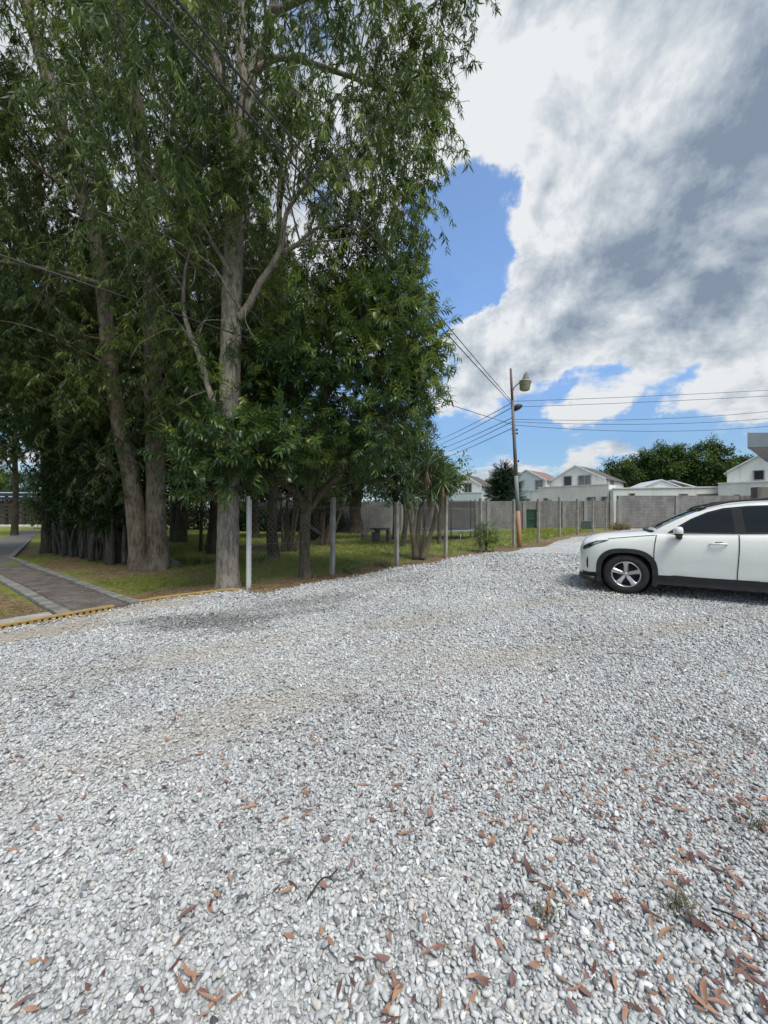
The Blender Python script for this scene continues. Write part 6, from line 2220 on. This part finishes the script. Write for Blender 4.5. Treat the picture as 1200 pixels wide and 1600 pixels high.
# ---- trees beyond the wall
cb = px(788, 800, 33.5); cb.z = 0
tier = []
rgc = random.Random(81)
for i in range(330):
    z = 1.2 + 4.1 * rgc.random() ** 1.3; rr_ = (5.7 - z) / 4.5 * 1.75 * rgc.uniform(.35, 1.0); a = rgc.uniform(0, 6.28)
    tier.append(cb + Vector((math.cos(a) * rr_, math.sin(a) * rr_, z)))
tree('conifer', 'dark spiky conifer behind the wall left of the lamp post', 'tree', cb, [([cb, cb + Vector((.05, 0, 3)), cb + Vector((.12, 0, 5.4)), cb + Vector((.22, 0, 5.85))], [.16, .10, .04, .015])], [], tier, 'con', M['bark_dark'], 801, (.18, .12), 6, (.3, .2), None, 0, (.7, 1.2), 8, hang=False)
FT = [('leftmost rounded tree of the dark belt behind the low building', 968, 735, 60, (3.6, 3, 3.4), 901), ('broad dark tree second from the left in the belt behind the low building', 1010, 722, 62, (4.4, 3, 4.4), 902),
      ('large bright green tree in the middle of the belt behind the low building', 1046, 716, 60, (3.8, 3, 4.6), 903), ('tall rounded tree at the right of the belt behind the low building', 1092, 712, 60, (4.2, 3, 4.8), 904),
      ('rounded tree tucked behind the white gabled house', 1128, 735, 61, (3.0, 3, 3.6), 905), ('dark tree showing above the roof of the white gabled house', 1160, 722, 66, (3.4, 3, 3.6), 906),
      ('small pale tree between the red roofed house and the terrace house', 830, 762, 72, (3.6, 3, 2.6), 907), ('distant tree above the brown roof of the cream house', 768, 758, 90, (2.2, 2, 2.2), 908),
      ('low dark trees at the foot of the belt beside the garden store', 958, 758, 64, (3.0, 3, 2.6), 909)]
for lb, u, v, Y, cr, sd in FT:
    c = px(u, v + (14 if Y < 70 else 4), Y); cr = (cr[0], cr[1], cr[2] * .86); b = Vector((c.x, c.y, 0)); rg_ = random.Random(sd)
    cl = in_ellipsoid(rg_, c, (cr[0] * .9, cr[1], cr[2] * .9), 40, .55, 1.5, .55)
    cl += [Vector((c.x + rg_.uniform(-1, 1) * cr[0], c.y + rg_.uniform(-1, 1), rg_.uniform(2.5, max(3.5, c.z - 1)))) for _ in range(16)]
    tree('background_tree', lb, 'tree', b, [([b, b + Vector((0, 0, c.z * .5)), c], [.3, .25, .12])], [], cl, 'far', M['bark_dark'], sd, (.42, .36), 8, (.42 if Y < 70 else .6, .2), lambda p: .03 * (p.z - 8), 0, (.8, 1.35), 8, hang=True)
b = Vector(hpos(1042, 63)); c = px(1040, 718, 63)
tree('background_tree', 'thin wispy tree poking above the belt behind the low building', 'tree', b, [([b, b + Vector((0, 0, 8)), c + Vector((.3, 0, 1.0))], [.25, .18, .05])], [],
     [c + Vector((rgc.uniform(-1.6, 1.8), rgc.uniform(-1, 1), rgc.uniform(-.8, 1.6))) for i in range(14)], 'far', M['bark_dark'], 911, (.35, .18), 4, (.25, .1), None, .6, (.4, .7), 8)
for lb, u, v, Y, cr, sd in (('hazy round tree beyond the blue roofed shed', 18, 757, 75, (5, 4, 3.4), 921), ('small tree behind the timber rail fence, right of the round one', -20, 752, 85, (5.5, 4, 4.0), 922)):
    c = px(u, v, Y); b = Vector((c.x, c.y, 0)); rg_ = random.Random(sd)
    cl = in_ellipsoid(rg_, c, cr, 34, .55, .8, .6)
    tree('background_tree', lb, 'tree', b, [([b, c], [.3, .15])], [], cl, 'far', M['bark_dark'], sd, (.45, .36), 7, (.5, .2), None, 0, (.9, 1.4), 8)
cb = px(48, 800, 56); cb.z = 0
tier = [cb + Vector((math.cos(a) * r_, math.sin(a) * r_, z)) for a, r_, z in [(rgc.uniform(0, 6.28), (8.2 - z) / 6 * 2.2 * rgc.uniform(.3, 1), z) for z in [rgc.uniform(2, 8) for i in range(140)]]]
tree('conifer', 'far dark conifer above the timber rail fence', 'tree', cb, [([cb, cb + Vector((0, 0, 8.3))], [.18, .03])], [], tier, 'con', M['bark_dark'], 931, (.2, .12), 4, (.4, .2), None, 0, (.7, 1.1), 8, hang=False)

# ================================================================== fallen leaves, twigs and weeds on the gravel
LM = [simple('fallen_leaf_rust', (0.25, 0.12, 0.075), (0.31, 0.17, 0.11), 30, .75), simple('fallen_leaf_tan', (0.37, 0.22, 0.13), (0.29, 0.155, 0.095), 30, .8), simple('fallen_leaf_dark', (0.085, 0.04, 0.032), (0.13, 0.06, 0.045), 30, .7),
      simple('fallen_leaf_plum', (0.17, 0.09, 0.075), (0.21, 0.11, 0.09), 30, .7)]


def fallen_leaf_mesh(seed, mat):
    rg_ = random.Random(seed); mb = MB()
    Ln = rg_.uniform(.06, .125); W = rg_.uniform(.007, .0155); bend = rg_.uniform(-.5, .5); curl = rg_.uniform(-.1, .5); tw = rg_.uniform(-.9, .9)
    V, F = [], []
    n_ = 6
    for i in range(n_ + 1):
        t = i / n_ - .5
        w = W * math.sin(math.pi * min(max(i / n_, .03), .98)) ** .8
        cx, cy = Ln * t, bend * Ln * (t * t) * 1.6
        z = curl * Ln * (t * t) * 1.8
        a = tw * t
        dy = Vector((0, math.cos(a), math.sin(a)))
        c_ = Vector((cx, cy, z))
        V += [c_ - dy * w + Vector((0, 0, w * .45)), c_, c_ + dy * w + Vector((0, 0, w * .45))]
    for i in range(n_):
        a = i * 3
        F += [(a, a + 1, a + 4, a + 3), (a + 1, a + 2, a + 5, a + 4)]
    mb.add(V, F, True)
    return mb.mesh('fallen_leaf', mat)


LMESH = [fallen_leaf_mesh(700 + i, LM[i % 4]) for i in range(24)]
rl = random.Random(77)
spots = []
# drifts gathered as in the photograph: thick at the lower right, thin elsewhere
centres = [(1055, 1420, .10, 9), (860, 1455, .10, 10), (780, 1540, .12, 6), (900, 1320, .12, 7), (1110, 1550, .12, 10), (1180, 1270, .2, 12), (1150, 1400, .12, 10), (790, 1260, .18, 8), (1000, 1280, .2, 8), (530, 1330, .15, 5),
           (600, 1550, .1, 4), (340, 1555, .08, 5), (290, 1540, .1, 3), (90, 1555, .1, 3), (690, 1540, .1, 4), (560, 1210, .25, 5), (1120, 1220, .3, 14), (1000, 1130, .5, 10), (520, 1160, .5, 5), (770, 1330, .12, 5)]
for u, v, sd, n_ in centres:
    Y = 900.0 / (v - 800)
    for i in range(n_):
        spots.append(((u - 600) / 600 * Y + rl.gauss(0, sd), Y + rl.gauss(0, sd)))
while len(spots) < 300:
    v = 800 + 900 / rl.uniform(1.12, 4.6) ; u = rl.uniform(-20, 1220)
    wgt = .28 + .72 * max(0, (u - 550) / 650) ** 1.2
    if rl.random() > wgt: continue
    Y = 900.0 / (v - 800); spots.append(((u - 600) / 600 * Y, Y))
for i, (x, y) in enumerate(spots[:300]):
    li = rl.randrange(24)
    o = link('fallen_leaf', LMESH[li], None, (x, y, Hs(x, y) + .0235 + rl.uniform(0, .007)))
    o.rotation_euler = (rl.gauss(0, .25), rl.gauss(0, .12), rl.uniform(0, 6.28))
    k_ = rl.uniform(.38, .95); o.scale = (k_, k_, k_)
    tag(o, ('dry rust red eucalyptus leaf lying on the grey gravel', 'dry tan eucalyptus leaf lying on the grey gravel', 'dark brown dry eucalyptus leaf lying on the grey gravel', 'dull plum coloured dry leaf lying on the grey gravel')[li % 4],
        'fallen leaf', ('rust red', 'tan', 'dark brown', 'plum')[li % 4] + ' leaves fallen on the gravel')
# the many more too small to pick out
me0 = MB()
for i in range(1900):
    v = rl.uniform(880, 1300) if rl.random() < .75 else rl.uniform(1100, 1620)
    u = rl.uniform(-20, 1220)
    Y = 900.0 / (v - 800); x = (u - 600) / 600 * Y
    if rl.random() > .30 + .7 * max(0, (u - 400) / 800): continue
    if float(gsd(np.array([x]), np.array([Y]))[0]) < .05: continue
    a = rl.uniform(0, 6.28); ln = rl.uniform(.025, .07); w = rl.uniform(.004, .009)
    d = Vector((math.cos(a), math.sin(a), rl.uniform(-.15, .15)))
    me0.cur = rl.randrange(4)
    add_leaf(me0, Vector((x, Y, Hs(x, Y) + .024)), d, Vector((rl.uniform(-.4, .4), rl.uniform(-.4, .4), 1)), ln, w * 2, rl.uniform(-.3, .2))
o = me0.build('fallen_leaves', LM); tag(o, 'scatter of small dry leaves and leaf scraps over the gravel', 'leaf scraps', kind='stuff')
# twigs
for i, (u, v, ln, a, lb) in enumerate(((985, 1028, .42, -.35, 'thin dark twig lying on the gravel in front of the car'), (205, 1052, .22, .4, 'small dark twig on the gravel at the left'), (1170, 1470, .2, -.9, 'short brown twig among the leaves at the lower right'), (505, 1395, .16, .9, 'curved dark twig on the gravel below the middle'))):
    p = gpt(u, v) + Vector((0, 0, .028)); mb = MB(); d = Vector((math.cos(a), math.sin(a), 0))
    mb.tube(catmull([d * -ln * .5, d * -.1 * ln + Vector((0, .02, .01)), d * .2 * ln + Vector((0, -.01, .012)), d * ln * .5], 3), lerp_list([.0035, .002], 10), 5)
    o = mb.build('twig', M['bark_dark'], None, p); tag(o, lb, 'twig')
# weeds
for (u, v, n_, sc, lb) in ((1052, 1425, 7, (.35, .6), 'wiry green weed growing among leaves in the gravel, lower right'), (862, 1452, 6, (.25, .45), 'small weed in a nest of red leaves, right of the middle'), (1195, 1300, 6, (.3, .5), 'green weed at the right edge of the gravel'), (1155, 1150, 5, (.3, .45), 'faint weed in the gravel at the far right'),
                            (1195, 1175, 5, (.3, .5), 'dark green weed at the right edge below the car')):
    tuft(lb, gpt(u, v), max(2, n_ - 3), u, (sc[0] * .75, sc[1] * .75), M['weed_grey'], .03, 'weed', 'weed', .012, .0022, 1.0)
